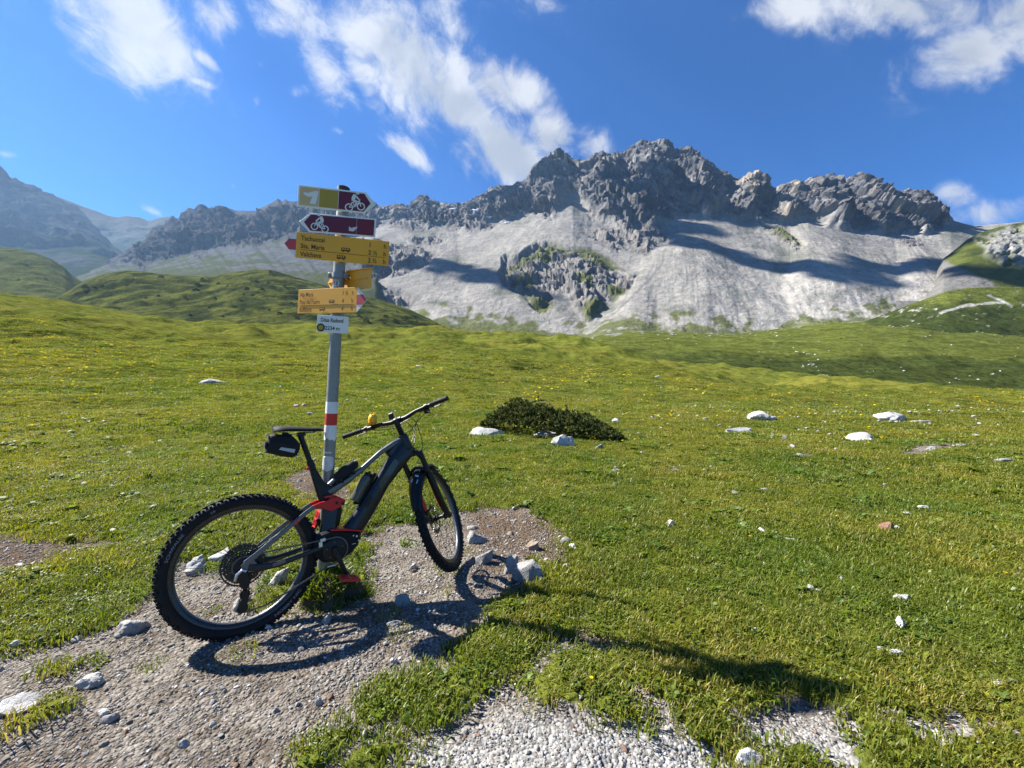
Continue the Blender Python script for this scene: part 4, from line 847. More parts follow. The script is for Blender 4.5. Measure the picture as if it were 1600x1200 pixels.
# ---- boulders on the valley slope below the scree
for i in range(46):
    u, v = (random.uniform(1000, 1590), random.uniform(512, 612)) if i > 10 else (random.gauss(1268, 22), random.gauss(553, 12))
    s_ = surf(VSP, VSU, VSV, u, v); k = random.uniform(.9, 2.3)/FPX*s_.y; o = link('boulder', rock_mesh('boulder', 900+i % 6, 2, (1, .8, .6), 7, .16) if i < 6 else bpy.data.meshes['boulder' if i % 6 == 0 else 'boulder.%03d' % (i % 6)], S_WHITE)
    o.location = s_+Vector((0, 0, k*.2)); o.scale = (k,)*3; o.rotation_euler = (0, 0, i)
    tag(o, *(('pale boulder in the stony streak low on the dark slope at right', 'boulder', 'boulders of the stony streak') if i <= 10 else ('lone small pale boulder on the grassy slope below the scree', 'boulder', 'lone boulders on the slope below the scree')))
# ---- snow patches left in the crags
SNOW = flat_mat('old_snow', (.82,.84,.87))
for u, v, w, lab in ((709,331,9,'snow patch on the notch left of the dark crag'), (747,342,11,'larger snow patch under the dark crag'), (766,346,8,'snow patch right of the larger one under the crag'), (792,350,7,'snow patch at the head of the long scree'), (815,301,8,'snow patch high on the dark crag'),
                      (190,390,15,'snow strip in the gully of the far left valley')):
    if u < 300: c0 = surf(FMP, FMU, FMV, u, v); k = w/FPX*c0.y/2
    else: c0 = surf(MMP, MMU, MMV, u, v); k = w/FPX*c0.y/2
    n_ = 26; vs = [(0, -.25, 0)]; a = np.linspace(0, 6.283, n_, endpoint=False)
    for q in a: rr_ = 1+.35*math.sin(3*q+u)+.2*math.sin(5*q+v); vs.append((rr_*math.cos(q), -.05, rr_*math.sin(q)*(.42 if u > 300 else .32)))
    vs = np.array(vs)*k; top = vs.copy(); vs2 = vs.copy(); vs2[:, 1] += k*.6; vs2[:, 2] += k*.35; top[:, 1] -= k*.12
    f_ = [(0, 1+j, 1+(j+1) % n_) for j in range(n_)]+[(1+j, n_+2+j, 1+(j+1) % n_) for j in range(n_)]+[(1+(j+1) % n_, n_+2+j, n_+2+(j+1) % n_) for j in range(n_)]
    o = link('snow_patch', mkmesh('snow_patch', np.concatenate([top, vs2]), np.array(f_), True), SNOW); o.location = c0+Vector((0, -k*.1, k*.1))
    if u < 300: o.rotation_euler = (0, math.radians(38), 0)
    tag(o, lab, 'snow')
# ---- the clouds up towards the sun that shade the scree (they drift above the top of the picture)
CLD, t = newmat('cloud_white'); t('ShaderNodeOutputMaterial', {'Surface': t('ShaderNodeBsdfDiffuse', {'Color': (.9, .9, .9, 1)})})
def cloud(pts, dist, S=None):
    S = S or (MMP, MMU, MMV)
    vs, fs, k0 = [], [], 0
    for (u, v, rx, rz) in pts:
        c0 = surf(*S, u, v)+SUN_DIR*dist; d = (c0-SUN_DIR*dist).y
        for j in range(3):
            m_ = rock_mesh('puff', int(u)+j*7, 4, (1, 1, 1), 0, .3); a_ = np.zeros(len(m_.vertices)*3); m_.vertices.foreach_get('co', a_); f_ = np.zeros(len(m_.loops), int); m_.loops.foreach_get('vertex_index', f_)
            bpy.data.meshes.remove(m_); off = np.array([random.gauss(0, .4)*rx, random.gauss(0, .4)*rx, random.gauss(0, .3)*rz])*d/FPX
            vs.append(a_.reshape(-1, 3)*np.array([rx, rx*.8, rz])*d/FPX*(1 if j == 0 else .6)+np.array(c0)+off); fs.append(f_.reshape(-1, 3)+k0); k0 += len(vs[-1])
    o = link('cloud', mkmesh('cloud', np.concatenate(vs), np.concatenate(fs)), CLD); o['kind'] = 'stuff'
cloud([(1050,362,36,27),(1098,384,36,26),(1152,402,38,24),(1208,420,38,20),(1270,432,38,16),(1340,434,36,13),(1420,434,40,14),(1510,432,44,15),(1600,430,46,15),(1690,428,46,15)], 3100)
cloud([(668,425,28,14),(705,422,30,15),(745,434,32,17),(790,444,30,15),(835,456,26,12)], 3000)
cloud([(1022,290,26,30),(1035,330,26,20),(985,300,18,18)], 2700)
cloud([(850,275,26,18),(790,305,26,12)], 2800)
cloud([(1490,425,24,9),(1530,430,24,9),(1570,432,24,10),(1610,430,26,10),(1660,428,28,10)], 2900, (RSP, RSU, RSV))
# ================================================================== MESH BUILDER for made things
class MB:
    def __init__(s): s.v = []; s.f = []
    def add(s, vs, fs, M=None):
        k = len(s.v)
        for p in vs:
            p = Vector(p); s.v.append(tuple(M @ p) if M is not None else tuple(p))
        s.f += [tuple(i+k for i in f) for f in fs]; return s
    def box(s, c, sz, M=None, bev=0.0):
        hx, hy, hz = sz[0]/2, sz[1]/2, sz[2]/2
        if bev <= 0:
            vs = [(c[0]+a*hx, c[1]+b*hy, c[2]+d*hz) for d in (-1, 1) for b in (-1, 1) for a in (-1, 1)]
            return s.add(vs, [(0,2,3,1),(4,5,7,6),(0,1,5,4),(2,6,7,3),(0,4,6,2),(1,3,7,5)], M)
        pl = [(hx-bev, hz), (hx, hz-bev), (hx, -hz+bev), (hx-bev, -hz), (-hx+bev, -hz), (-hx, -hz+bev), (-hx, hz-bev), (-hx+bev, hz)]
        return s.prism([(c[0]+x, c[2]+z) for x, z in pl], c[1]-hy, c[1]+hy, bev*.6, M)
    def prism(s, poly, y0, y1, bev=0.0, M=None):
        """outline in x,z pushed along y, edges eased by bev"""
        p = np.array(poly, float); a = 0.5*np.sum(p[:, 0]*np.roll(p[:, 1], -1)-np.roll(p[:, 0], -1)*p[:, 1])
        if a < 0: p = p[::-1]
        n = len(p); rings = []
        if bev > 0:
            e = np.roll(p, -1, 0)-p; e /= np.linalg.norm(e, axis=1, keepdims=True)+1e-9; nr = np.stack([-e[:, 1], e[:, 0]], 1)
            m = nr+np.roll(nr, 1, 0); m /= np.maximum(np.sum(m*m, 1, keepdims=True)/2, .35); q = p+m*bev*.9
            rings = [(q, y0), (p, y0+bev), (p, y1-bev), (q, y1)]
        else: rings = [(p, y0), (p, y1)]
        vs = [(x, y, z) for pts, y in rings for x, z in pts]; fs = []
        for r in range(len(rings)-1):
            for i in range(n): j = (i+1) % n; fs.append((r*n+i, r*n+j, (r+1)*n+j, (r+1)*n+i))
        fs.append(tuple(range(n))[::-1]); fs.append(tuple(range((len(rings)-1)*n, len(rings)*n))); return s.add(vs, fs, M)
    def tube(s, pts, rad, seg=12, cap=True, up=(0, 1, 0), sq=2.0, closed=False, M=None):
        """sweep; rad: number, (across, in-plane) or a list of them; sq>2 squares the section off"""
        pts = [Vector(p) for p in pts]; n = len(pts)
        rl = list(rad) if isinstance(rad, list) else [rad]*n
        vs, fs = [], []; upv = Vector(up)
        for i, p in enumerate(pts):
            t_ = (pts[(i+1) % n]-pts[i-1]) if closed else (pts[min(i+1, n-1)]-pts[max(i-1, 0)])
            t_.normalize(); a = upv-t_*upv.dot(t_)
            if a.length < 1e-4: a = Vector((1, 0, 0))-t_*t_.x
            a.normalize(); b = t_.cross(a); r = rl[i]; ra, rb = r if isinstance(r, (tuple, list)) else (r, r)
            if not isinstance(r, (tuple, list)): upv = a
            for k in range(seg):
                th = 2*math.pi*k/seg; c, sn = math.cos(th), math.sin(th)
                if sq != 2: c = math.copysign(abs(c)**(2/sq), c); sn = math.copysign(abs(sn)**(2/sq), sn)
                vs.append(p+a*c*ra+b*sn*rb)
        for i in range(n if closed else n-1):
            for k in range(seg): fs.append((i*seg+k, i*seg+(k+1) % seg, ((i+1) % n)*seg+(k+1) % seg, ((i+1) % n)*seg+k))
        if cap and not closed: fs.append(tuple(range(seg))[::-1]); fs.append(tuple(range((n-1)*seg, n*seg)))
        return s.add(vs, fs, M)
    def lathe(s, prof, c=(0, 0, 0), axis='y', seg=24, M=None, closed=False):
        """profile of (radius, along the axis)"""
        vs, fs = [], []; n = len(prof)
        for k in range(seg):
            th = 2*math.pi*k/seg
            for r, h in prof:
                q = (r*math.cos(th), h, r*math.sin(th)) if axis == 'y' else ((r*math.cos(th), r*math.sin(th), h) if axis == 'z' else (h, r*math.cos(th), r*math.sin(th)))
                vs.append((q[0]+c[0], q[1]+c[1], q[2]+c[2]))
        for k in range(seg):
            k2 = (k+1) % seg
            for i in range(n if closed else n-1): j = (i+1) % n; fs.append((k*n+i, k*n+j, k2*n+j, k2*n+i))
        return s.add(vs, fs, M)
    def ball(s, c, r, seg=12, M=None, rings=8):
        r = r if isinstance(r, (tuple, list)) else (r, r, r); vs = [(c[0], c[1], c[2]-r[2])]; fs = []
        for i in range(1, rings):
            a = math.pi*i/rings-math.pi/2
            for k in range(seg): b = 2*math.pi*k/seg; vs.append((c[0]+r[0]*math.cos(a)*math.cos(b), c[1]+r[1]*math.cos(a)*math.sin(b), c[2]+r[2]*math.sin(a)))
        vs.append((c[0], c[1], c[2]+r[2])); L = len(vs)-1
        for k in range(seg):
            fs.append((0, 1+(k+1) % seg, 1+k)); fs.append((L, L-seg+k, L-seg+(k+1) % seg))
        for i in range(rings-2):
            for k in range(seg): a = 1+i*seg; fs.append((a+k, a+(k+1) % seg, a+seg+(k+1) % seg, a+seg+k))
        return s.add(vs, fs, M)
    def build(s, name, mat, parent=None, sharp=35, xf=None):
        me = bpy.data.meshes.new(name); me.from_pydata([tuple(xf @ Vector(p)) for p in s.v] if xf is not None else s.v, [], s.f)
        bm = bmesh.new(); bm.from_mesh(me); bmesh.ops.recalc_face_normals(bm, faces=bm.faces); bm.to_mesh(me); bm.free()
        me.polygons.foreach_set('use_smooth', [True]*len(me.polygons))
        try: me.set_sharp_from_angle(angle=math.radians(sharp))
        except Exception: pass
        return link(name, me, mat, parent)
_FC = {}
def text_mesh(txt, size, depth=.0006, align='LEFT', sx=1.0):
    """lettering as thin solid: x right, z up, facing -y; baseline at 0; size is the cap height"""
    cu = bpy.data.curves.new('lettering', 'FONT'); cu.body = txt; cu.size = 1; cu.align_x = align; cu.resolution_u = 3; cu.extrude = 0; cu.offset = .012
    o = bpy.data.objects.new('lettering', cu); COL.objects.link(o); bpy.context.view_layer.update()
    dg = bpy.context.evaluated_depsgraph_get(); me = bpy.data.meshes.new_from_object(o.evaluated_get(dg)); COL.objects.unlink(o); bpy.data.objects.remove(o)
    k = size/.70; v = np.zeros(len(me.vertices)*3); me.vertices.foreach_get('co', v); v = v.reshape(-1, 3)
    f = [tuple(p.vertices) for p in me.polygons]; bpy.data.meshes.remove(me)
    return [(x*k*sx, -depth, y*k) for x, y, z in v], f

# ================================================================== SIGNPOST
def steel(name, c, rough=.45, metal=.6, var=.15, **k): return pbr(name, c, rough, metal, var, 14, **k)
GALV = steel('galvanised_steel', (.24,.245,.24), .5, .45, .2); DKCAP = pbr('dark_cap', (.04,.04,.042), .6)
PAINTW, PAINTR = pbr('white_band_paint', (.72,.72,.71), .55, 0, .1, 25), pbr('red_band_paint', (.55,.025,.02), .5, 0, .12, 25)
SYEL = pbr('yellow_sign_face', (.80,.37,.012), .42, 0, .05, 6); SYELB = pbr('yellow_sign_back', (.78,.35,.014), .5, 0, .07, 8)
SMAR = pbr('maroon_sign_face', (.125,.008,.025), .42, 0, .08, 8); SMARD = pbr('darker_maroon_patch', (.15,.006,.016), .35, 0, .06, 8)
SWHT = pbr('white_sign_face', (.74,.73,.71), .45, 0, .05, 9); SOLV = pbr('olive_yellow_patch', (.40,.27,.02), .5, 0, .1, 12); SBEI = pbr('beige_patch', (.60,.42,.20), .55, 0, .1, 12)
SRED = pbr('red_tip_face', (.50,.06,.075), .5, 0, .08, 12); INK = pbr('black_lettering', (.02,.017,.015), .6, 0, .1, 30); INKY = pbr('brown_black_lettering', (.10,.045,.008), .6, 0, .1, 30)
RUB = pbr('black_rubber_ring', (.03,.03,.03), .7); STICK = pbr('pale_sticker', (.58,.57,.55), .5, 0, .2, 60); PALEPINK = pbr('faded_sticker', (.66,.56,.54), .6, 0, .12, 60)
PB, PT = Vector((-1.190, 2.515, -.12)), Vector((-1.0466, 2.515, 2.545))
PB = PB+(PB-PT).normalized()*.0; post = empty('signpost', (-1.184, 2.515, 0)); tag(post, 'grey steel hiking signpost with stacked yellow, maroon and white arrow boards', 'signpost')
base = Vector(post.location); pdir = (PT-PB).normalized(); ex_ = pdir.cross(Vector((0, 1, 0))).normalized()*-1
if ex_.x < 0: ex_ = -ex_
def pole_at(v):                       # point of the pole axis at a photo row
    z = CH+(V0-v)/FPX*2.515; return PB+pdir*((z-PB.z)/pdir.z)
PR = .0345
MB().tube([PB, PT-pdir*.035], PR, 20).build('pole', GALV, post, xf=Matrix.Translation(-base))
MB().tube([PT-pdir*.045, PT-pdir*.006, PT], [PR+.003, PR+.003, PR-.006], 20).build('pole_cap', DKCAP, post, xf=Matrix.Translation(-base))
def band(name, v0, v1, mat, rr=.0012, ragged=False):
    a, b = pole_at(v1), pole_at(v0); m = MB()
    if not ragged: m.tube([a, b], PR+rr, 24, False)
    else:
        vs, fs = [], []; s_ = 24
        for k in range(s_):
            th = 2*math.pi*k/s_; off = ex_*math.cos(th)*(PR+rr)+Vector((0, 1, 0))*math.sin(th)*(PR+rr); vs += [a+pdir*(.006*math.sin(3*th)+.006*math.sin(7*th+1))+off, b+off]
        for k in range(s_): j = (k+1) % s_; fs.append((2*k, 2*j, 2*j+1, 2*k+1))
        m.add(vs, fs)
    return m.build(name, mat, post, xf=Matrix.Translation(-base))
band('white_band', 627.5, 645.6, PAINTW); band('red_band', 645.8, 663.6, PAINTR); band('white_band', 663.8, 686, PAINTW, ragged=True)
def wrap_patch(name, v0, v1, mat, half=1.15, rnd=True, ctr=-1.45):
    a, b = pole_at(v1), pole_at(v0); L_ = (b-a).length; vs, fs = [], []; nu, nv = 12, 12
    for j in range(nv+1):
        q = j/nv; wv_ = half*(max(0.0, 1-abs(2*q-1)**4))**.5 if rnd else half
        for i in range(nu+1):
            th = ctr+wv_*(2*i/nu-1); off = ex_*math.cos(th)+Vector((0, 1, 0))*math.sin(th); vs.append(a+pdir*(L_*q)+off*(PR+.0016))
    for j in range(nv):
        for i in range(nu): k = j*(nu+1)+i; fs.append((k, k+1, k+nu+2, k+nu+1))
    return MB().add(vs, fs).build(name, mat, post, xf=Matrix.Translation(-base))
wrap_patch('oval_sticker', 710.5, 735, STICK); wrap_patch('small_sticker', 704.5, 707, STICK, .6, False)
def sign_frame(vc, yaw, gap=.0, back=False, tilt=0.0):
    """matrix of a board: origin on the pole surface, x right, z up, -y towards the viewer"""
    p = pole_at(vc); R_m = Matrix((ex_, Vector((0, 1, 0)), pdir)).transposed().to_4x4()
    off = Matrix.Translation((0, (PR+.012+gap)*(1 if back else -1), 0))
    return Matrix.Translation(-base) @ Matrix.Translation(p) @ R_m @ Matrix.Rotation(math.radians(yaw), 4, 'Z') @ off @ Matrix.Rotation(math.radians(tilt), 4, 'Y')
def outline_arrow(x0, x1, h, tip, side):
    if side == 'R': return [(x0, -h/2), (x1-tip, -h/2), (x1, 0), (x1-tip, h/2), (x0, h/2)]
    return [(x1, -h/2), (x1, h/2), (x0+tip, h/2), (x0, 0), (x0+tip, -h/2)]
def inset(poly, d):
    p = np.array(poly, float); a = 0.5*np.sum(p[:, 0]*np.roll(p[:, 1], -1)-np.roll(p[:, 0], -1)*p[:, 1])
    if a < 0: p = p[::-1]
    e = np.roll(p, -1, 0)-p; e /= np.linalg.norm(e, axis=1, keepdims=True); nr = np.stack([-e[:, 1], e[:, 0]], 1); m = nr+np.roll(nr, 1, 0); m /= np.sum(m*m, 1, keepdims=True)/2; return [tuple(q) for q in p+m*d]
def face(poly, y): p = np.array(poly); return MB().add([(x, y, z) for x, z in p], [tuple(range(len(p)))])
def board(name, poly, M, mat, th=.004): return MB().prism(poly, 0, th, .0008).build(name, mat, post, xf=M)
def panel(name, poly, M, mat, parent, y0=-.0012, y1=.001): return MB().prism(poly, y0, y1).build(name, mat, parent, xf=M)
def letters(txt, x, z, size, M, mat, parent, align='LEFT', sx=1.0, y=-.0018):
    v, f = text_mesh(txt, size, align=align, sx=sx); return MB().add([(a+x, y, c+z) for a, b, c in v], f).build('lettering', mat, parent, xf=M)
def cyclist(cx, cz, s, flip, M, parent, mat):
    m = MB(); q = lambda x, z: (cx+(-x if flip else x)*s, -.0019, cz+z*s)
    def ring(x, z, r, w):
        n = 20; vs = [q(x+rr*math.cos(6.2832*k/n), z+rr*math.sin(6.2832*k/n)) for k in range(n) for rr in (r, r-w)]; m.add(vs, [(2*k, 2*((k+1) % n), 2*((k+1) % n)+1, 2*k+1) for k in range(n)])
    def bar(a, b, w):
        dx, dz = b[0]-a[0], b[1]-a[1]; L_ = math.hypot(dx, dz); nx, nz = -dz/L_*w/2, dx/L_*w/2
        m.add([q(a[0]+nx, a[1]+nz), q(a[0]-nx, a[1]-nz), q(b[0]-nx, b[1]-nz), q(b[0]+nx, b[1]+nz)], [(0, 1, 2, 3)])
    # a rider going uphill: rear wheel low left, front wheel higher right
    ring(-.27, -.30, .20, .055); ring(.30, -.20, .20, .055)
    for a, b, w in (((-.27,-.30),(.0,-.24),.045), ((-.10,-.02),(.0,-.24),.045), ((-.10,-.02),(.20,.06),.045), ((.0,-.24),(.22,.04),.045), ((.30,-.20),(.19,.14),.045), ((.14,.15),(.26,.13),.04), ((-.12,.0),(-.27,-.30),.04),
                    ((-.10,.10),(.08,.02),.11), ((.08,.02),(.02,-.22),.085), ((-.02,.36),(.2,.13),.075)): bar(a, b, w)
    m.add([q(*p) for p in ((-.17,.05),(-.03,.06),(.06,.30),(.02,.40),(-.10,.38),(-.17,.22))], [(0,1,2,3,4,5)])
    n = 14; m.add([q(.11+.085*math.cos(6.2832*k/n), .47+.085*math.sin(6.2832*k/n)) for k in range(n)], [tuple(range(n))])
    return m.build('cyclist_symbol', mat, parent, xf=M)
def bus(x, z, s, M, parent, mat):
    m = MB().add([(x+a*s, -.0018, z+b*s) for a, b in ((0,.15),(2.1,.15),(2.25,.4),(2.1,1),(0,1))], [(0,1,2,3,4)])
    for c in (.5, 1.7): n = 10; m.add([(x+(c+.25*math.cos(6.28*k/n))*s, -.0018, z+(.15+.25*math.sin(6.28*k/n))*s) for k in range(n)], [tuple(range(n))])
    o = m.build('bus_symbol', mat, parent, xf=M)
    w = MB()
    for a in (.25, .85, 1.45): w.add([(x+(a+p)*s, -.0024, z+q_*s) for p, q_ in ((0,.5),(.4,.5),(.4,.82),(0,.82))], [(0,1,2,3)])
    w.build('bus_window', SYEL, parent, xf=M); return o
def clampbolt(M, x=0.0):
    MB().box((x, .012, 0), (.05, .016, .03), bev=.004).build('bracket', GALV, post, xf=M)
mm = 2.47/FPX                         # metres per photo pixel at the boards
# 1 top board: white edge, beige and olive squares, maroon with rider, arrow right
M1 = sign_frame(318, 8); pu = 535.5; X_ = lambda u: (u-pu)*mm
a = outline_arrow(X_(472.5), X_(589), 33.3*mm, 17*mm, 'R'); B1 = board('cycle_route_board', a, M1, SWHT); ai = inset(a, 2.6*mm)
x0 = X_(475.2); hh = 33.3*mm/2-2.6*mm
panel('maroon_field', [(X_(532.5), -hh), (X_(570.5), -hh), (X_(580.5), 0), (X_(570.5), hh), (X_(532.5), hh)], M1, SMAR, B1)
panel('beige_square', [(x0, -hh), (X_(503), -hh), (X_(503), hh), (x0, hh)], M1, SBEI, B1); panel('olive_square', [(X_(504), -hh), (X_(531.6), -hh), (X_(531.6), hh), (X_(504), hh)], M1, SOLV, B1)
m = MB().add([(X_(u), -.0019, (0-(v-17))*mm) for u, v in ((480,10.5),(487,11.5),(498,7),(502,7.5),(502,13),(499,27.5),(490,28),(494,16),(488,17.5),(482,15))], [tuple(range(10))[::-1]]); m.build('worn_route_mark', SWHT, B1, xf=M1)
cyclist(X_(557), -.5*mm, 31*mm, False, M1, B1, SWHT)
# 2 second board: maroon with rider, arrow left
M2 = sign_frame(356, 5); pu = 533.5
a = outline_arrow(X_(473.5), X_(589.5), 29.5*mm, 16*mm, 'L'); B2 = board('cycle_route_board', a, M2, SWHT); hh = 29.5*mm/2-2.3*mm
panel('maroon_field', [(X_(560), -hh), (X_(560), hh), (X_(491), hh), (X_(481), 0), (X_(491), -hh)], M2, SMAR, B2); panel('dark_patch', [(X_(560.5), -hh), (X_(587), -hh), (X_(587), hh), (X_(560.5), hh)], M2, SMARD, B2)
cyclist(X_(505.5), 0, 28*mm, True, M2, B2, SWHT)
m = MB().add([(X_(u), -.0019, z*mm) for u, z in ((549,-8),(549,-1),(553,-3.5),(557,-1.5),(562,-.5),(560,-4.5),(556,-8.5))], [tuple(range(7))]); m.build('torn_sticker', PALEPINK, B2, xf=M2)
# 3 big yellow board with three destinations, white and red tip on the left
M3 = sign_frame(392.5, 9); pu = 529.5; hh = 39.5*mm/2
B3 = board('hiking_board', [(X_(468), -hh), (X_(606), -hh), (X_(606), hh), (X_(468), hh)], M3, SYEL)
t3 = panel('white_tip', [(X_(467.7), -hh), (X_(467.7), hh), (X_(451), 0)], M3, SWHT, B3, 0, .004); panel('red_tip_stripe', [(X_(467.8), -.42*hh), (X_(467.8), .42*hh), (X_(458), .42*hh), (X_(451.2), 0), (X_(458), -.42*hh)], M3, SRED, B3, -.001, .0)
LS = 7.2*mm
for txt, z in (('Tschuccai', 7.6), ('Sta. Maria', -4.4), ('Valchava', -16.8)): letters(txt, X_(474.5), z*mm, LS, M3, INKY, B3, sx=.86)
for n_, z, w_ in (('1', 7.6, 577.5), ('2 ½', -4.4, 582.5), ('2 ½', -16.8, 582.5)): letters(n_, X_(589 if len(n_) > 1 else 579), z*mm, LS, M3, INKY, B3, 'RIGHT', .86); letters('h', X_(597.5), z*mm, LS, M3, INKY, B3, 'LEFT', .86)
bus(X_(534), -3.6*mm, 6*mm, M3, B3, INKY); bus(X_(528), -16*mm, 6*mm, M3, B3, INKY)
panel('dividing_line', [(X_(475), -6.9*mm), (X_(600), -6.9*mm), (X_(600), -6.4*mm), (X_(475), -6.4*mm)], M3, INKY, B3, -.0016, 0)
# 4 yellow arrow seen from behind, fixed on the far side of the pole
M4 = sign_frame(436, -30, .0, True); mb = mm*1.02; pu = 528
a = [(-43*mb, 0), (-32*mb, -15.5*mb), (60*mb, -15.5*mb), (60*mb, 15.5*mb), (-32*mb, 15.5*mb)]
B4 = MB().prism(a, 0, .004, .0008).build('hiking_board', SYELB, post, xf=M4); B4['label'] = 'yellow arrow board seen from behind'
panel('stiffening_rib', [(-41*mb, -.7*mb), (52*mb, -.7*mb), (52*mb, .9*mb), (-41*mb, .9*mb)], M4, SYELB, B4, -.006, .0)
panel('stiffening_rib', [(-31*mb, 13.6*mb), (59*mb, 13.6*mb), (59*mb, 15.3*mb), (-31*mb, 15.3*mb)], M4, SYELB, B4, -.008, .0)
# pipe clamp in front of it
def coll(name, v0, v1, r, mat): MB().tube([pole_at(v1), pole_at(v0)], r, 22).build(name, mat, post, xf=Matrix.Translation(-base))
coll('pipe_clamp', 427.5, 435.5, PR+.007, GALV); Mc = sign_frame(431.5, 0)
for sx_ in (-1, 1): MB().box((sx_*.047, .046, 0), (.03, .035, .03), bev=.004).tube([(sx_*.047, .02, 0), (sx_*.047, .075, 0)], .007, 8).build('clamp_bolt', GALV, post, xf=Mc)
Mc2 = sign_frame(444.5, 0); ring_ = MB(); ring_.lathe([(.017, -.001), (.021, -.001), (.021, .003), (.017, .003)], (0, .0, 0), 'y', 20, closed=True).box((0, .001, 0), (.004, .003, .034)).build('round_badge', STICK, post, xf=Mc2 @ Matrix.Translation((0, .008, 0)))
# 5 lower yellow board, tip to the right
M5 = sign_frame(472, -21); pu = 523; hh = 38.6*mm/2; k5 = 1.33
X5 = lambda u: (u-pu)*mm*k5
B5 = board('hiking_board', [(X5(469.5), -hh), (X5(560), -hh), (X5(560), hh), (X5(469.5), hh)], M5, SYEL)
panel('white_tip', [(X5(560.3), -hh), (X5(574.5), 0), (X5(560.3), hh)], M5, SWHT, B5, 0, .004); panel('red_tip_stripe', [(X5(560.2), -.40*hh), (X5(568.6), -.40*hh), (X5(574.3), 0), (X5(568.6), .40*hh), (X5(560.2), .40*hh)], M5, SRED, B5, -.001, 0)
LS = 6.9*mm
for txt, z in (('Alp Mora', 7.4), ('Pass dal Fuorn', -4.6), ('Buffalora', -16.6)): letters(txt, X5(473), z*mm, LS, M5, INKY, B5, sx=.74)
for n_, z in (('1 ¾', 7.4), ('4', -4.6), ('4', -16.6)): letters(n_, X5(548 if len(n_) > 1 else 541.5), z*mm, LS, M5, INKY, B5, 'RIGHT', .78); letters('h', X5(552.5), z*mm, LS, M5, INKY, B5, 'LEFT', .8)
bus(X5(519), -4.2*mm, 5.2*mm, M5, B5, INKY); bus(X5(505), -16*mm, 5.2*mm, M5, B5, INKY)
panel('dividing_line', [(X5(473), -7*mm), (X5(556), -7*mm), (X5(556), -6.5*mm), (X5(473), -6.5*mm)], M5, INKY, B5, -.0016, 0)
# 6 small white place plate
M6 = sign_frame(508.5, 3); pu = 524.5; hh = 26.8*mm/2
B6 = board('place_plate', [(X_(499.5), -hh), (X_(547.5), -hh), (X_(547.5), hh), (X_(499.5), hh)], M6, SWHT)
letters('Döss Radond', X_(505), 3.2*mm, 6.2*mm, M6, INK, B6, sx=.72); letters('2234 m', X_(512), -9.2*mm, 6.0*mm, M6, INK, B6, sx=.88)
MB().lathe([(4.0*mm, -.0012), (6.2*mm, -.0012)], (X_(505.8), -.001, -6*mm), 'y', 24).build('round_sticker', INK, B6, xf=M6); MB().lathe([(.0001, -.0011), (4.0*mm, -.0011)], (X_(505.8), -.001, -6*mm), 'y', 24).build('round_sticker_centre', SOLV, B6, xf=M6)
for M_ in (M1, M2, M3, M5, M6): clampbolt(M_)
# turf tuft round the foot of the pole
tf = empty('turf_tuft', (-1.135, 2.505, 0)); tag(tf, 'shaggy grass tuft round the foot of the signpost, under the pedals', 'grass tuft')
v_ = [];
for i in range(7):
    for j in range(28):
        a = 6.2832*j/28; q = i/6; rr_ = q*(.185+.035*math.sin(3*a)+.03*math.sin(5*a+1)); hgt_ = .165*(1-q**3)-.03*q; v_.append((rr_*math.cos(a)*1.05, rr_*math.sin(a)*.8, hgt_+.012*math.sin(9*a)*q))
f_ = [(i*28+j, i*28+(j+1) % 28, (i+1)*28+(j+1) % 28, (i+1)*28+j) for i in range(6) for j in range(28)]
MB().add(v_, f_).build('sod', pbr('dark_sod', (.055,.045,.025), .95, 0, .3, 60, .6, 90), tf)
r5 = random.Random(5); vs, fs, cs = [], [], []
for i in range(170):
    a = r5.random()*6.283; q = math.sqrt(r5.random()); rr_ = q*(.185+.035*math.sin(3*a)+.03*math.sin(5*a+1)); z0 = .165*(1-(rr_/(.2))**3 if rr_ < .2 else 0)-.02*q
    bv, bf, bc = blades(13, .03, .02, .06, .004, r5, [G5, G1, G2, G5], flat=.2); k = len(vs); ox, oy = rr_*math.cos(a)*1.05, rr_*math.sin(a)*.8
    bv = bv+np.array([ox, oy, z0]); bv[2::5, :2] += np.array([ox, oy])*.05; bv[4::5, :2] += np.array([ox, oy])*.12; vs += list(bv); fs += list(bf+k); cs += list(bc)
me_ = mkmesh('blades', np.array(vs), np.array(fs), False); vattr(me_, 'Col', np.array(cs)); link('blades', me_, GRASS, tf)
# ================================================================== BICYCLE  (local: x forward, y left, z up, origin at the rear tyre's contact)
CARB = pbr('anthracite_frame_paint', (.011,.012,.015), .34, .1, .1, 20, coat=.2, spec=.35); BLK = pbr('black_satin', (.0045,.0045,.005), .42, 0, .2, 40, spec=.35); BLKM = pbr('black_matt', (.006,.006,.0065), .7, 0, .2, 60, spec=.3)
RUBT = pbr('tyre_rubber', (.009,.009,.0095), .75, 0, .2, 60, .25, 500, spec=.3); GREYF = pbr('grey_stay_paint', (.11,.113,.12), .3, .45, .08, 20, coat=.4); REDA = pbr('red_anodised', (.50,.008,.011), .35, .25, .1, 25)
ALU = pbr('bare_aluminium', (.55,.55,.55), .35, .9, .08, 40); RIM = pbr('rim_dark_anodised', (.045,.045,.048), .28, .7, .1, 30); RIMIN = pbr('rim_inner_sunlit_grey', (.16,.16,.165), .35, .5, .08, 30); CHN = pbr('chain_steel', (.10,.10,.10), .4, .8, .2, 80)
TXT = pbr('tyre_print', (.20,.20,.20), .6, 0, .15, 80); REDP = pbr('red_decal', (.55,.03,.02), .4, 0, .1, 30); WHTP = pbr('white_decal', (.7,.7,.7), .45, 0, .1, 30); PEDR = pbr('red_pedal', (.50,.02,.03), .4, .3, .15, 40)
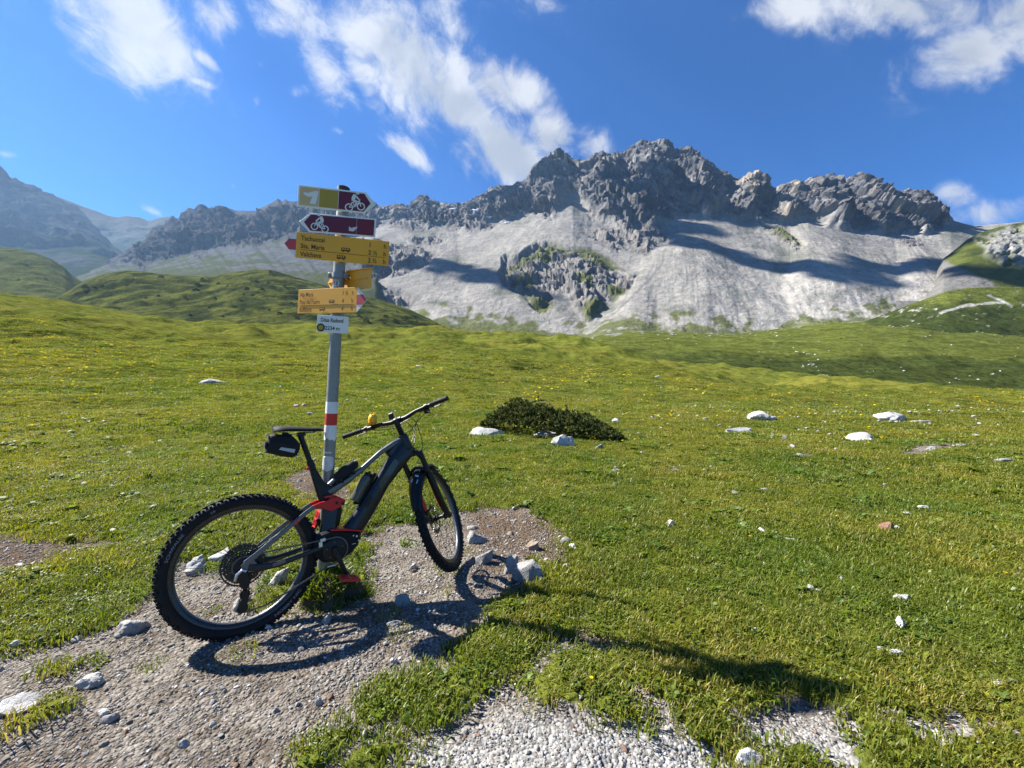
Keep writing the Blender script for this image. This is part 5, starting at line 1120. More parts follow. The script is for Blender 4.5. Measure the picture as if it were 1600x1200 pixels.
GRIP = pbr('grip_rubber', (.007,.007,.0075), .8, 0, .2, 80, .3, 600); FAB = pbr('bag_fabric', (.009,.009,.010), .85, 0, .25, 120, .5, 700); REFL = pbr('grey_reflector', (.42,.43,.43), .35, 0, .05, 90); DKGRN = pbr('bottle_smoke', (.085,.08,.055), .25, 0, .1, 20); DECAL = pbr('dark_decal', (.008,.009,.012), .3, 0, .1, 20, coat=.4)
bike = empty('mountain_bike'); tag(bike, 'anthracite and red electric mountain bike leaning against the signpost', 'bicycle')
def R3(ax, a): return Matrix.Rotation(a, 4, ax)
BM_ = Matrix.Translation((-1.4138, 2.1488, -.0188)) @ R3('Z', math.pi/2-.9518) @ R3('Y', -.0274) @ R3('X', -.1146)
bike.matrix_world = BM_
WB_, HA_, RW = 1.186, 1.227, .37
AX = Vector((-math.cos(HA_), 0, math.sin(HA_))); NR = Vector((math.sin(HA_), 0, math.cos(HA_))); HUB = Vector((WB_, 0, RW)); A0 = HUB-NR*.046
ST = Matrix.Translation(A0) @ Matrix.Rotation(.8564, 4, AX) @ Matrix.Translation(-A0)      # steering turned left
def steer(p): return ST @ Vector(p)
# ---- wheels
def wheel(c, xf, disc_side, rear):
    T0 = Matrix.Translation(c); X = (xf @ T0) if xf is not None else T0
    rim = MB().lathe([(.291,-.010),(.286,-.004),(.286,.004),(.291,.010),(.303,.0165),(.314,.0165),(.314,.0145),(.306,.013),(.306,-.013),(.314,-.0145),(.314,-.0165),(.303,-.0165)], seg=72, closed=True).build('wheel', RIM, bike, 50, X)
    MB().lathe([(.2905,-.0095),(.2850,-.0045),(.2850,.0045),(.2905,.0095)], seg=72).build('rim_inner_face', RIMIN, rim, 60, X)  # inner side of the dark rim, sunlit grey put into its colour
    prof = [(.311,-.0155),(.318,-.024),(.330,-.0285),(.342,-.0275),(.352,-.022),(.3595,-.013),(.3615,0),(.3595,.013),(.352,.022),(.342,.0275),(.330,.0285),(.318,.024),(.311,.0155)]
    ty = MB().lathe(prof, seg=96).build('tyre', RUBT, rim, 60, X)
    kn = MB()
    for i in range(66):
        for row, (y_, r_, sx_, sy_, sz_, tl) in enumerate(((-.0068,.3655,.0125,.0095,.010,0), (.0068,.3655,.0125,.0095,.010,0), (-.0185,.3590,.012,.0085,.011,-.62), (.0185,.3590,.012,.0085,.011,.62), (-.0262,.3500,.011,.006,.010,-1.05), (.0262,.3500,.011,.006,.010,1.05))):
            if row in (4, 5) and i % 2: continue
            a = 6.28319*(i+(.5 if row in (2, 3) else 0)+(.25 if row in (1, 3) else 0))/66
            kn.box((0, 0, 0), (sx_, sy_, sz_), R3('Y', -a+math.pi/2) @ Matrix.Translation((0, y_, r_)) @ R3('X', -tl))
    kn.build('tread', RUBT, rim, 20, X)
    hub = MB().lathe([(.008,-.055),(.019,-.052),(.027,-.040),(.027,-.035),(.014,-.028),(.0125,0),(.014,.026),(.027,.031),(.027,.036),(.016,.045),(.008,.055)], seg=20).build('hub', BLK, rim, 30, X)
    for i in range(32):
        side = 1 if i % 2 else -1; a = 6.28319*i/32; off = .42*(1 if (i//2) % 2 else -1)
        p = Vector((.025*math.cos(a+off*2.6), side*.034, .025*math.sin(a+off*2.6))); q = Vector((.288*math.cos(a), side*.004, .288*math.sin(a)))
        MB().tube([p, q], .00115, 5).build('spoke', BLK, rim, 60, X)
    d = MB(); yd = .047
    for i in range(24):
        a0, a1 = 6.28319*i/24, 6.28319*(i+.86)/24
        for (r0, r1) in ((.074, .088), (.090, .1005)):
            n_ = 4; vs = []
            for k in range(n_+1):
                a = a0+(a1-a0)*k/n_+(.05 if r0 > .08 else 0)
                for r_, y_ in ((r0, yd-.001), (r1, yd-.001), (r1, yd+.001), (r0, yd+.001)): vs.append((r_*math.cos(a), y_, r_*math.sin(a)))
            d.add(vs, [(4*k+j, 4*k+(j+1) % 4, 4*k+4+(j+1) % 4, 4*k+4+j) for k in range(n_) for j in range(4)]+[(3,2,1,0),(4*n_,4*n_+1,4*n_+2,4*n_+3)])
    for i in range(6): a = 6.28319*i/6; d.tube([(.02*math.cos(a), yd, .02*math.sin(a)), (.096*math.cos(a+.35), yd, .096*math.sin(a+.35))], .0028, 6)
    d.lathe([(.0885, -.0009+yd), (.0905, -.0009+yd), (.0905, yd+.0009), (.0885, yd+.0009)], seg=48, closed=True).build('brake_disc', CHN, rim, 30, X)
    return rim, X
rw, RX = wheel((0, 0, RW), None, 1, True); fw, FX = wheel(tuple(HUB), ST, 1, False)
def tyre_text(txt, a_mid, r0, size, X, parent, outward=True, sx=1.0):
    v, f = text_mesh(txt, size, align='CENTER', sx=sx); v = np.array(v); m = MB(); vs = []
    for x, y, z in v:
        if outward: rr_ = r0+z; a = a_mid-x/r0
        else: rr_ = r0-z; a = a_mid+x/r0
        yy = -.0292+max(0, (rr_-.335))*.12
        vs.append((rr_*math.cos(a), yy, rr_*math.sin(a)))
    m.add(vs, f).build('tyre_lettering', TXT, parent, 60, X)
tyre_text('SCHWALBE', math.radians(150), .3235, .0125, RX, rw, True, 1.5); tyre_text('29', math.radians(112), .3235, .011, RX, rw, True, 1.5)
tyre_text('NOBBY NIC', math.radians(-52), .3385, .0145, RX, rw, False, 1.55)
# cassette
cs_ = MB(); NS = [52, 44, 38, 33, 29, 25, 22, 19, 16, 14, 12]
for k, nt in enumerate(NS):
    r_ = nt*.00202; y_ = -.022-.0036*k; n_ = nt*2; vs = []
    for i in range(n_):
        a = 6.28319*i/n_; ro = r_+(.003 if i % 2 else -.002)
        for rr_, yy in ((ro, y_-.0008), (ro, y_+.0008), (r_-.0085, y_+.0008), (r_-.0085, y_-.0008)): vs.append((rr_*math.cos(a), yy, rr_*math.sin(a)))
    cs_.add(vs, [(4*i+j, 4*i+(j+1) % 4, 4*((i+1) % n_)+(j+1) % 4, 4*((i+1) % n_)+j) for i in range(n_) for j in range(4)])
    if nt > 20:
        for q in range(7): a = 6.28319*q/7+k*.12; cs_.tube([((r_-.012)*math.cos(a), y_, (r_-.012)*math.sin(a)), (max(.02, r_-.034)*math.cos(a+.3), y_-.003, max(.02, r_-.034)*math.sin(a+.3))], .0028, 5)
cs_.build('cassette', pbr('cassette_black_steel', (.03,.03,.03), .4, .7, .3, 90), rw, 25, RX)
MB().lathe([(.001,-.070),(.0085,-.070),(.0105,-.060),(.022,-.058),(.022,-.02)], seg=18).build('axle_end', BLK, rw, 30, RX)
# ---- frame
FR = MB()
FR.tube([(.955,0,.905),(.93,0,.868),(.855,0,.788),(.762,0,.680),(.662,0,.540),(.600,0,.462),(.560,0,.415)], [(.028,.062),(.036,.068),(.039,.060),(.042,.050),(.043,.055),(.044,.056),(.046,.060)], 20, sq=3.2)
frame = FR.build('frame', CARB, bike, 40)
MB().tube([tuple(A0+AX*.497), tuple(A0+AX*.51), tuple(A0+AX*.645), tuple(A0+AX*.66)], [.030,.035,.034,.029], 22).build('head_tube', CARB, frame)
MB().prism([(.80,.865),(.905,.966),(.93,.968),(.962,.885),(.945,.828),(.905,.80),(.855,.80)], -.024, .024, .012).build('head_gusset', CARB, frame)
MB().tube([(.925,0,.945),(.86,0,.922),(.763,0,.872),(.64,0,.781),(.55,0,.727),(.44,0,.675)], [(.024,.020),(.023,.019),(.021,.016),(.021,.017),(.022,.024),(.022,.030)], 16, sq=2.8).build('top_tube', GREYF, frame, 40)
MB().prism([(.343,.826),(.374,.832),(.402,.775),(.418,.738),(.455,.712),(.60,.775),(.62,.760),(.46,.672),(.438,.640),(.425,.606),(.395,.606),(.378,.66),(.356,.76)], -.021, .021, .009).build('seat_tube', BLK, frame, 40)
MB().tube([(.437,0,.62),(.447,0,.575),(.436,0,.50),(.425,0,.43)], [(.026,.040),(.030,.050),(.034,.046),(.044,.052)], 16, sq=3).build('seat_tube_foot', CARB, frame, 40)
for y_ in (-1, 1):      # dark graphics on the down tube flanks
    MB().prism([(.878,.795),(.845,.826),(.80,.772),(.735,.688),(.742,.63),(.80,.70)], y_*.0395-.004, y_*.0395+.004, .002).build('down_tube_decal', DECAL, frame)
MB().prism([(.655,.545),(.69,.60),(.665,.612),(.63,.56)], -.0462, -.041, .001).build('cable_port', BLK, frame)
# motor
MO = MB().prism([(.352,.440),(.385,.456),(.43,.462),(.515,.442),(.606,.413),(.600,.372),(.582,.333),(.545,.300),(.50,.280),(.44,.272),(.385,.285),(.345,.325),(.338,.39)], -.060, .060, .014).build('motor', BLKM, bike, 40)
MB().prism([(.43,.468),(.52,.450),(.612,.420),(.610,.408),(.52,.436),(.43,.455)], -.064, .064, .003).build('red_trim', REDA, MO)
for x_, z_, r_ in ((.575,.392,.006), (.585,.365,.005), (.556,.40,.004)): MB().lathe([(.0005, -.0625), (r_, -.0625), (r_, -.055)], (x_, 0, z_), seg=10).build('motor_bolt', ALU, MO)
MB().box((.556, -.0605, .352), (.022, .003, .0025)).build('motor_mark', ALU, MO)
BB = (.446, 0, .345)
MB().lathe([(.0005,-.076),(.018,-.076),(.020,-.070),(.060,-.069),(.066,-.067),(.066,-.063),(.0005,-.062)], BB, seg=40).build('chainring_guard', BLK, MO)
for i in range(5): a = 6.283*i/5+.3; MB().lathe([(.0005,-.0705),(.0045,-.0705),(.0045,-.068)], (BB[0]+.045*math.cos(a), 0, BB[2]+.045*math.sin(a)), seg=8).build('chainring_bolt', CHN, MO)
ch = MB()
def links(pts):
    L = 0; acc = [Vector(p) for p in pts]; out = []; step = .0127; carry = 0.0
    for a, b in zip(acc[:-1], acc[1:]):
        d = (b-a).length; s_ = carry
        while s_ < d: out.append((a+(b-a)*(s_/d), (b-a).normalized())); s_ += step
        carry = s_-d
    for i, (p, dr) in enumerate(out):
        ang = math.atan2(dr.z, dr.x); Mx = Matrix.Translation(p) @ R3('Y', -ang)
        for y_ in ((-.0032, .0032) if i % 2 else (-.0021, .0021)): ch.box((.0, y_, 0), (.0145, .001, .0075), Mx)
        ch.tube([(-.006, -.0036, 0), (-.006, .0036, 0)], .0022, 6, M=Mx)
yr = -.0655; yc = -.046; rc = .050
arc = [(BB[0]+.072*math.cos(a), yr, BB[2]+.072*math.sin(a)) for a in np.linspace(1.75, -1.65, 26)]
wrapc = [(rc*math.cos(a), yc, RW+rc*math.sin(a)) for a in np.linspace(-1.2, -4.6, 20)][::-1]
pu_, pl_ = (.002, -.057, .232), (-.012, -.059, .165)
links([wrapc[-1] if False else (rc*math.cos(1.70), yc, RW+rc*math.sin(1.70))]+arc+[(.10, -.060, .148), (pl_[0]+.005, -.058, .141)])
links([(rc*math.cos(a), yc, RW+rc*math.sin(a)) for a in np.linspace(1.70, 4.6, 18)]+[(pu_[0]+.02, -.056, .25), (pu_[0]-.018, -.057, .225), (pl_[0]-.024, -.058, .165)]+[(pl_[0]+.024*math.cos(a), -.058, pl_[2]+.024*math.sin(a)) for a in np.linspace(3.3, 4.7, 6)])
ch.build('chain', CHN, bike, 30)
MB().box((.385, -.070, .418), (.030, .012, .018), bev=.004).box((.372, -.068, .395), (.02, .010, .03), bev=.003).build('chain_guide', ALU, MO); MB().box((.425, -.070, .262), (.050, .012, .008), bev=.003).build('motor_skid', ALU, MO)
# cranks and pedals
pa = Vector((.500, -.085, .190)); dcr = Vector((pa.x-BB[0], 0, pa.z-BB[2])); pb = Vector((BB[0]-dcr.x, .085, BB[2]-dcr.z))
for sgn, pe in ((-1, pa), (1, pb)):
    m = MB(); y_ = sgn*.082; b0 = Vector((BB[0], y_, BB[2])); b1 = Vector((pe.x, sgn*.088, pe.z)); m.tube([b0-(b1-b0).normalized()*.018, b0, b0.lerp(b1, .5), b1, b1+(b1-b0).normalized()*.015], [(.007,.014),(.009,.018),(.008,.013),(.008,.013),(.006,.009)], 14, sq=3)
    m.lathe([(.0005, y_-.010), (.011, y_-.010), (.011, y_+.010), (.0005, y_+.010)], BB, seg=16)
    cr = m.build('crank_arm', BLK, bike, 40)
    ctr = b1+Vector((0, sgn*.062, 0)); R_p = Matrix.Translation(ctr) @ R3('Y', .28 if sgn < 0 else -1.2) @ R3('X', 0)
    p = MB().tube([(0, -sgn*.06, 0), (0, sgn*.05, 0)], .0075, 10)
    for xx in (-.046, .046): p.box((xx, 0, 0), (.014, .098, .015), bev=.003)
    for yy in (-.046, -.014, .018, .046): p.box((0, yy, 0), (.09, .010, .014), bev=.002)
    for xx in (-.046, .046):
        for yy in (-.04, -.013, .013, .04): p.tube([(xx, yy, -.012), (xx, yy, .012)], .0016, 5)
    p.build('pedal', PEDR, bike, 35, R_p)
# suspension link, stays, dropouts
for sgn in (-1, 1):
    MB().prism([(.345,.622),(.38,.632),(.42,.636),(.45,.650),(.492,.640),(.521,.621),(.522,.604),(.505,.588),(.468,.576),(.44,.568),(.405,.588),(.36,.598),(.344,.604)], sgn*.056-.006, sgn*.056+.006, .003).build('suspension_link', REDA, bike, 35)
    m = MB().tube([(.350,sgn*.058,.613),(.30,sgn*.062,.585),(.18,sgn*.068,.505),(.06,sgn*.068,.422),(.010,sgn*.066,.388)], [(.008,.012),(.009,.012),(.009,.013),(.009,.014),(.008,.018)], 12, sq=3.2); m.build('seat_stay', GREYF, bike, 40)
    MB().prism([(.265,.566),(.235,.546),(.243,.532),(.273,.552)], sgn*.0665-.0095, sgn*.0665+.0095, .001).build('stay_decal', REDP, bike)
    MB().tube([(.42,sgn*.052,.385),(.35,sgn*.060,.372),(.27,sgn*.066,.360),(.16,sgn*.069,.345),(.075,sgn*.069,.350),(.02,sgn*.067,.366)], [(.010,.018),(.010,.015),(.010,.014),(.010,.017),(.009,.020),(.008,.018)], 12, sq=3.2).build('chain_stay', CARB, bike, 40)
    MB().prism([(.13,.355),(.19,.362),(.19,.346),(.13,.339)], sgn*.0785-.001, sgn*.0785+.001).build('stay_mark', GREYF, bike)
    MB().prism([(-.014,.385),(.012,.405),(.045,.402),(.062,.372),(.055,.338),(.02,.340),(-.006,.352)], sgn*.066-.006, sgn*.066+.006, .003).build('dropout', GREYF, bike, 35)
    MB().lathe([(.0005, -.003), (.009, -.003), (.009, .003), (.0005, .003)], (.472, sgn*.063, .612), seg=12).build('link_bolt', BLK, bike); MB().lathe([(.0005, -.003), (.009, -.003), (.009, .003), (.0005, .003)], (.505, sgn*.063, .604), seg=12).build('link_bolt', BLK, bike)
MB().box((.435, 0, .655), (.05, .10, .014), bev=.003).build('link_bridge', REDA, bike)
MB().tube([(.505,0,.603),(.495,0,.56)], .014, 12).tube([(.497,0,.565),(.47,0,.47)], .021, 16).build('shock', BLK, bike)
# derailleur
MB().prism([(-.012,.365),(.016,.352),(.030,.30),(.018,.262),(-.006,.255),(-.024,.30),(-.036,.333)], -.078, -.056, .006).build('derailleur', BLK, bike, 35)
MB().tube([(-.040,-.073,.315),(-.030,-.080,.345),(-.008,-.080,.362),(.010,-.076,.352)], .008, 10).build('derailleur_arm', ALU, bike)
for yy in (-.052, -.066): MB().prism([(-.012,.252),(.016,.250),(.018,.22),(.006,.16),(-.008,.142),(-.030,.150),(-.026,.185),(-.010,.22)], yy-.0012, yy+.0012).build('derailleur_cage', BLK, bike, 30)
for c_ in (pu_, pl_):
    m = MB(); n_ = 24; vs = [((c_[0]+rr_*math.cos(6.28319*i/n_)), yy, c_[2]+rr_*math.sin(6.28319*i/n_)) for i in range(n_) for rr_, yy in (((.026 if i % 2 else .022), -.061), ((.026 if i % 2 else .022), -.057), (.010, -.057), (.010, -.061))]
    m.add(vs, [(4*i+j, 4*i+(j+1) % 4, 4*((i+1) % n_)+(j+1) % 4, 4*((i+1) % n_)+j) for i in range(n_) for j in range(4)]); m.build('jockey_wheel', BLKM, bike, 30)
# seat post, saddle
MB().tube([(.303,0,1.035),(.351,0,.86)], .0155, 16).build('seat_post', BLK, bike); MB().tube([(.346,0,.878),(.352,0,.858),(.360,0,.825)], [.019,.021,.021], 16).build('post_collar', BLK, bike); MB().box((.337, 0, .833), (.02, .03, .018), bev=.004).build('seat_clamp', REDA, bike)
sd_ = MB(); xs = np.linspace(.163, .447, 15); vs = []
for x_ in xs:
    q = (x_-.163)/.284; w_ = .071*(1-q)**.75*(1-.25*math.exp(-((q)/.10)**2)*1.2)+.018; zt = 1.088-.012*q+.010*math.cos(q*3.2)-.006*math.exp(-(q/.06)**2); 
    for th in np.linspace(0, 2*math.pi, 16, endpoint=False):
        c_, s__ = math.cos(th), math.sin(th); vs.append((x_, w_*math.copysign(abs(c_)**.8, c_), zt-.010+(s__*.012 if s__ > 0 else s__*(.020-.010*q)) - (.016*abs(c_)**2.5*(1-q*.6))))
n_ = len(xs); sd_.add(vs, [(i*16+k, i*16+(k+1) % 16, (i+1)*16+(k+1) % 16, (i+1)*16+k) for i in range(n_-1) for k in range(16)]+[tuple(range(16))[::-1], tuple(range((n_-1)*16, n_*16))])
saddle = sd_.build('saddle', BLKM, bike, 60)
for sgn in (-1, 1): MB().tube([(.42,sgn*.012,1.058),(.37,sgn*.022,1.042),(.25,sgn*.022,1.042),(.20,sgn*.03,1.066)], .0037, 8).build('saddle_rail', ALU, saddle)
MB().box((.307, 0, 1.038), (.045, .055, .026), bev=.006).build('saddle_clamp', BLK, saddle)
# ---- fork, steered
def S(m, name, mat, parent=bike, sharp=35): return m.build(name, mat, parent, sharp, ST)
cr_ = A0+AX*.492; yl = .068
mk = MB().tube([cr_+Vector((0,-yl,0))-AX*.012, cr_+Vector((0,-.045,0))+AX*.014, cr_+AX*.020, cr_+Vector((0,.045,0))+AX*.014, cr_+Vector((0,yl,0))-AX*.012], [(.024,.024),(.020,.022),(.022,.026),(.020,.022),(.024,.024)], 14, up=tuple(AX)); fork = S(mk, 'fork', BLK)
for sgn in (-1, 1):
    top = cr_+Vector((0, sgn*yl, 0))+AX*.022; S(MB().tube([top, cr_+Vector((0, sgn*yl, 0))-AX*.20], .018, 16), 'stanchion', BLK, fork)
    lo = A0+Vector((0, sgn*yl, 0)); S(MB().tube([lo+AX*.335, lo+AX*.31, lo+AX*.12, lo+AX*.03+NR*.02, lo-AX*.015+NR*.046], [.0235,.0235,.0245,.022,.017], 16), 'fork_lower', BLK, fork)
    S(MB().tube([lo+AX*.335, lo+AX*.345], .0255, 16), 'fork_seal', BLK, fork)
    m = MB(); vs = []
    for k in range(9):
        a = -2.6+2.4*k/8
        for h_ in (.10, .20): p = lo+AX*h_; vs.append(p+(Vector((0, 1, 0))*sgn*-math.sin(a)*-1*(.0252)*(1 if sgn > 0 else 1)+NR*math.cos(a)*.0252))
    m.add(vs, [(2*k, 2*k+2, 2*k+3, 2*k+1) for k in range(8)]); S(m, 'fork_decal', REDP, fork)
    S(MB().lathe([(.0005,-.012),(.010,-.012),(.013,0),(.010,.012),(.0005,.012)], HUB+Vector((0, sgn*.075, 0)), seg=14), 'axle_end', BLK, fork)
arch = [A0+AX*.325+Vector((0, yl*math.cos(a), 0))+AX*.085*math.sin(a)-NR*.012*math.sin(a) for a in np.linspace(0, math.pi, 9)]
S(MB().tube(arch, .011, 10, up=tuple(NR)), 'fork_arch', BLK, fork)
S(MB().box(tuple(A0+AX*.06+Vector((0, .055, 0))-NR*.075), (.05, .03, .055), bev=.008), 'brake_caliper', BLK, fork)
# mudguard curved behind and over the front tyre
vs, fs = [], []; na, nw = 16, 9; hub_ = np.array(HUB)
for k, (rr_, th_) in enumerate(((.392, 0), (.3955, 1))):
    for i in range(na):
        a = math.radians(62+(166-62)*i/(na-1)); e_ = min(i, na-1-i)/3; w_ = .052*min(1, .55+.3*e_)
        for j in range(nw): q = 2*j/(nw-1)-1; y_ = q*w_; r_ = rr_-.026*abs(q)**2.2; vs.append((hub_[0]+r_*math.cos(a), y_, hub_[2]+r_*math.sin(a)))
for k in range(2):
    for i in range(na-1):
        for j in range(nw-1): b_ = k*na*nw+i*nw+j; fs.append((b_, b_+1, b_+nw+1, b_+nw))
ng_ = na*nw
for j in range(nw-1): fs += [(j, j+1, ng_+j+1, ng_+j), ((na-1)*nw+j, (na-1)*nw+j+1, ng_+(na-1)*nw+j+1, ng_+(na-1)*nw+j)]
for i in range(na-1): fs += [(i*nw, (i+1)*nw, ng_+(i+1)*nw, ng_+i*nw), (i*nw+nw-1, (i+1)*nw+nw-1, ng_+(i+1)*nw+nw-1, ng_+i*nw+nw-1)]
guard = S(MB().add(vs, fs), 'mudguard', BLK, bike, 50)
def gp_(adeg, q): a = math.radians(adeg); r_ = .3972-.026*abs(q)**2.2; return (hub_[0]+r_*math.cos(a), q*.052, hub_[2]+r_*math.sin(a))
for qs in (((134,-.55),(131,.30),(134.5,.45),(139,-.45)), ((128.5,-.55),(126.5,-.1),(128.5,-.05),(130.5,-.5)), ((119,-.5),(118,.4),(119.5,.4),(120.5,-.5))):
    S(MB().add([gp_(*q) for q in qs], [(0,1,2,3)]), 'mudguard_mark', WHTP, guard)
# ---- cockpit
s0 = A0+AX*.662; S(MB().tube([s0, s0+AX*.068], .0185, 18), 'headset_spacer', BLKM); bar_c = A0+AX*.755+NR*.045
S(MB().tube([s0+AX*.068, s0+AX*.112], .019, 18).tube([s0+AX*.09, bar_c], [(.017,.017),(.020,.020)], 14, sq=3).tube([bar_c-Vector((0,.024,0)), bar_c+Vector((0,.024,0))], .0225, 18), 'stem', BLK); S(MB().tube([s0+AX*.112, s0+AX*.118], [.017,.012], 16), 'stem_cap', ALU)
U_ = Vector(AX); B_ = lambda y_, back, up: bar_c+Vector((0, y_, 0))-NR*back+U_*up
bpts = [B_(-.385,.045,.030), B_(-.25,.022,.026), B_(-.14,.004,.018), B_(-.06,0,.0), B_(.06,0,.0), B_(.14,.004,.018), B_(.25,.022,.026), B_(.385,.045,.030)]
S(MB().tube(bpts, [.0105,.0112,.0125,.0158,.0158,.0125,.0112,.0105], 14, up=tuple(AX)), 'handlebar', BLK)
for sgn in (-1, 1):
    g0, g1 = B_(sgn*.262,.024,.0262), B_(sgn*.392,.046,.0302); gd = (g1-g0).normalized()
    m = MB().tube([g0, g0+gd*.006, g0+gd*.01]+[g0+gd*(.01+.0115*i) for i in range(1, 11)]+[g1-gd*.004, g1], [.0175,.0175,.0158]+[.0162 if i % 2 else .0156 for i in range(1, 11)]+[.0175,.016], 14, up=tuple(AX)); S(m, 'grip', GRIP)
    c0 = B_(sgn*.225,.018,.0255); S(MB().tube([c0-gd*.012, c0+gd*.012], .0165, 14, up=tuple(AX)), 'lever_clamp', BLK)
    body = MB().tube([c0+NR*.022-U_*.010+gd*.01, c0+NR*.030-U_*.014-gd*.035, c0+NR*.028-U_*.016-gd*.075], [(.010,.012),(.012,.013),(.008,.009)], 10); S(body, 'brake_master', BLK)
    S(MB().tube([c0+NR*.034-U_*.016+gd*.005, c0+NR*.052-U_*.028+gd*.04, c0+NR*.050-U_*.034+gd*.085, c0+NR*.058-U_*.036+gd*.105], [(.004,.007),(.004,.007),(.0035,.006),(.004,.005)], 8), 'brake_lever', BLK)
    if sgn < 0: S(MB().ball(c0-U_*.032+NR*.010-gd*.012, (.026,.022,.020), 12).tube([c0-U_*.03-NR*.02, c0-U_*.05-NR*.030+gd*.02], .006, 8), 'shifter', BLK)
    else: S(MB().box(c0-U_*.004-NR*.018-gd*.03, (.03,.036,.02), bev=.005), 'mode_switch', BLK)
S(MB().box(tuple(bar_c+U_*.045-NR*.005+Vector((0,.035,0))), (.012,.036,.044), bev=.005).tube([bar_c+U_*.02+Vector((0,.03,0)), bar_c+U_*.035+Vector((0,.033,0))], .007, 8), 'display', BLK)
def cable(pts, name='cable', r_=.0024, mat=BLK):
    P = [Vector(p) for p in pts]; out = []
    for i in range(len(P)-1):
        p0, p1, p2, p3 = P[max(i-1, 0)], P[i], P[i+1], P[min(i+2, len(P)-1)]
        for k in range(6):
            t_ = k/6; out.append(.5*((2*p1)+(p2-p0)*t_+(2*p0-5*p1+4*p2-p3)*t_**2+(3*p1-p0-3*p2+p3)*t_**3))
    out.append(P[-1]); MB().tube(out, r_, 6).build(name, mat, bike, 60)
lv = lambda s_: B_(s_*.19,-.030,.010)
cable([steer(lv(-1)), steer(B_(-.13,-.085,-.02)), steer(B_(-.05,-.10,-.10)), (.985,-.04,.90), (.93,-.032,.87)]); cable([steer(lv(1)), steer(B_(.10,-.07,-.01)), steer(B_(.0,-.085,-.03)), steer(B_(-.05,-.05,-.12)), (.95,-.034,.88)])
cable([steer(lv(1)), steer(B_(.06,-.055,-.035)), steer(B_(-.07,-.06,-.03)), steer(B_(-.09,-.04,-.14)), steer(B_(-.06,-.03,-.26)), steer(tuple(A0+AX*.34+Vector((0,.05,0))-NR*.03)), steer(tuple(A0+AX*.08+Vector((0,.062,0))-NR*.07))], 'brake_hose')
cable([steer(B_(-.21,-.01,-.012)), steer(B_(-.12,-.06,-.05)), steer(B_(-.02,-.075,-.11)), (.94,.035,.88)]); cable([steer(B_(.2,.0,-.002)), steer(B_(.10,.02,-.03)), steer(B_(.02,-.01,-.06)), (.93,.03,.93)])
# ---- things carried by the bicycle (each its own object)
def held(name, label, cat, loc): o = empty(name); o.matrix_world = BM_ @ Matrix.Translation(loc); tag(o, label, cat); return o
def L(m, name, mat, par, loc, sharp=35): return m.build(name, mat, par, sharp, Matrix.Translation(-Vector(loc)))
lc = (.2, 0, .98); bag = held('saddle_bag', 'black saddle bag with a grey reflector strip hanging under the saddle', 'bag', lc)
L(MB().prism([(.118,.955),(.128,1.000),(.140,1.045),(.165,1.054),(.252,1.040),(.275,1.012),(.297,.982),(.292,.948),(.278,.922),(.253,.908),(.20,.922)], -.050, .050, .016), 'pouch', FAB, bag, lc, 50)
L(MB().prism([(.197,.975),(.268,.955),(.260,.935),(.185,.963)], -.0525, -.0495), 'reflector', REFL, bag, lc); L(MB().prism([(.116,.985),(.122,1.015),(.132,1.012),(.127,.982)], -.046, .046, .003), 'rear_loop', FAB, bag, lc); L(MB().box((.225, 0, 1.045), (.028, .07, .024), bev=.004), 'strap', FAB, bag, lc)
L(MB().tube([(.125,-.051,1.018),(.20,-.0515,1.008),(.285,-.050,.975)], .0018, 6), 'zip', BLK, bag, lc); L(MB().box((.134, -.02, 1.052), (.016, .02, .012), bev=.003), 'light_clip', REFL, bag, lc)
b0, b1 = Vector((.588, 0, .592)), Vector((.688, 0, .745)); bd = (b1-b0).normalized(); lc = tuple(b0)
bo = held('water_bottle', 'dark smoky drinking bottle clipped above the down tube', 'bottle', lc); off_ = Vector((-bd.z, 0, bd.x))*.004
L(MB().tube([b0+off_, b0+off_+bd*.006, b0+off_+bd*.12, b0+off_+bd*.150, b0+off_+bd*.166], [.028,.0325,.0325,.031,.026], 20), 'body', DKGRN, bo, lc); L(MB().tube([b0+off_+bd*.166, b0+off_+bd*.188], .0235, 18), 'lid', BLK, bo, lc); L(MB().tube([b0+off_+bd*.188, b0+off_+bd*.200], .009, 12), 'spout', BLK, bo, lc)
MB().prism([(.575,.575),(.625,.565),(.735,.74),(.715,.752)], -.012, .012, .003).build('bottle_mount', BLKM, bike)
lc = (.53, 0, .77); pc = held('frame_pouch', 'black padded tool roll strapped on the lower end of the top tube', 'pouch', lc)
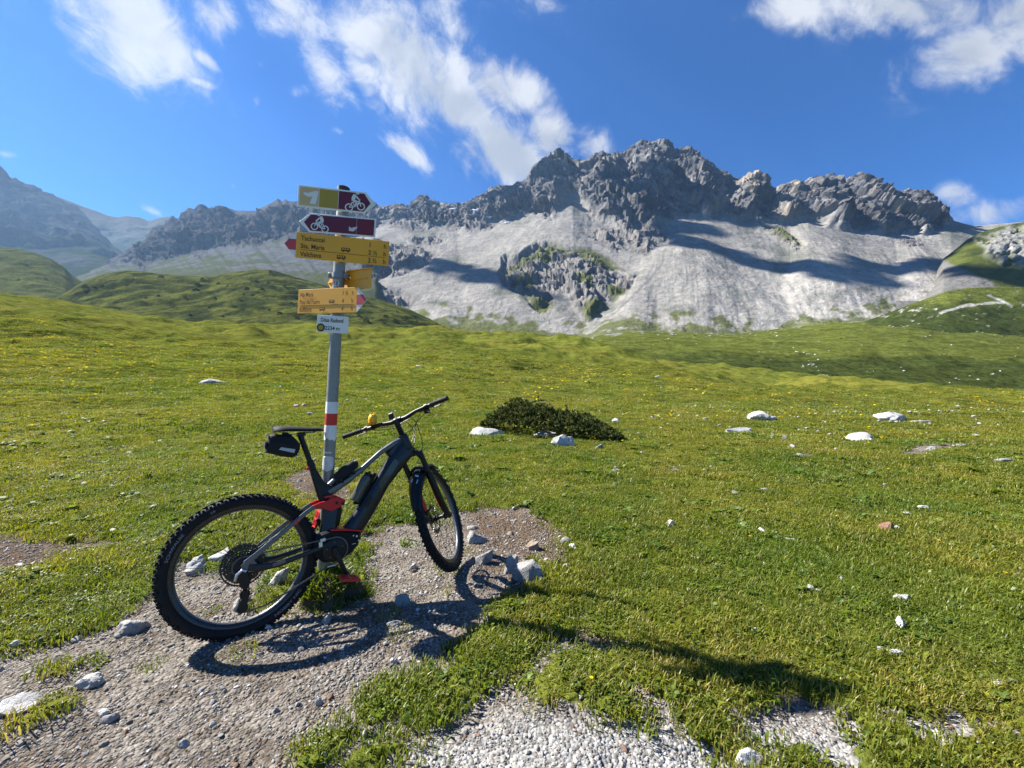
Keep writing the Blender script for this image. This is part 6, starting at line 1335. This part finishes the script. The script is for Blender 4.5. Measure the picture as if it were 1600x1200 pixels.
L(MB().tube([(.478,0,.722),(.50,0,.755),(.545,0,.788),(.60,0,.818),(.622,0,.818)], [(.022,.014),(.030,.030),(.032,.034),(.026,.030),(.012,.014)], 16, sq=2.6), 'roll', FAB, pc, lc, 60); L(MB().tube([(.575,0,.826),(.618,0,.838)], [(.018,.012),(.014,.010)], 12), 'inner_tube_end', pbr('grey_rubber', (.10,.10,.10), .6), pc, lc)
for x_, z_ in ((.51, .752), (.58, .795)): L(MB().lathe([(.0335, -.007), (.0345, -.007), (.0345, .007), (.0335, .007)], (0, 0, 0), 'x', 18, Matrix.Translation((x_, 0, z_-.012)) @ R3('Y', -.56), True), 'strap', BLK, pc, lc)
L(MB().tube([(.440,-.012,.722),(.475,-.012,.748)], [(.012,.010),(.013,.011)], 10), 'buckle', pbr('grey_plastic', (.20,.20,.205), .45), pc, lc)
# little yellow squeeze horn on the left of the bar
hc = B_(.185,.010,.022); hw = BM_ @ ST; ho = empty('horn'); ho.matrix_world = hw @ Matrix.Translation(hc); ho.rotation_euler = (0, 0, .4); ho.scale = (1.22,)*3; tag(ho, 'small yellow spiky topped squeeze horn on the left side of the handlebar', 'bicycle horn')
YP, OP = pbr('yellow_plastic', (.80,.44,.01), .35, 0, .08, 30), pbr('orange_plastic', (.75,.22,.01), .35, 0, .08, 30)
MB().lathe([(.0005,.010),(.016,.012),(.0225,.024),(.0245,.040),(.0225,.056),(.015,.068),(.0005,.073)], axis='z', seg=18).build('bulb', YP, ho, 60)
for i in range(6): a = 6.283*i/6; MB().tube([(.012*math.cos(a), .012*math.sin(a), .062), (.017*math.cos(a), .017*math.sin(a), .082)], [.0045, .0012], 8).build('spike', YP, ho)
MB().lathe([(.0205,.020),(.0245,.024),(.0240,.029),(.0205,.031)], axis='z', seg=18).build('orange_ring', OP, ho); MB().lathe([(.0005,.002),(.017,.002),(.019,.012),(.0005,.014)], axis='z', seg=16).build('neck', BLK, ho)
MB().lathe([(.0115, -.007), (.0155, -.007), (.0155, .007), (.0115, .007)], (0, 0, -.004), 'y', 14, closed=True).build('bar_clip', BLK, ho)
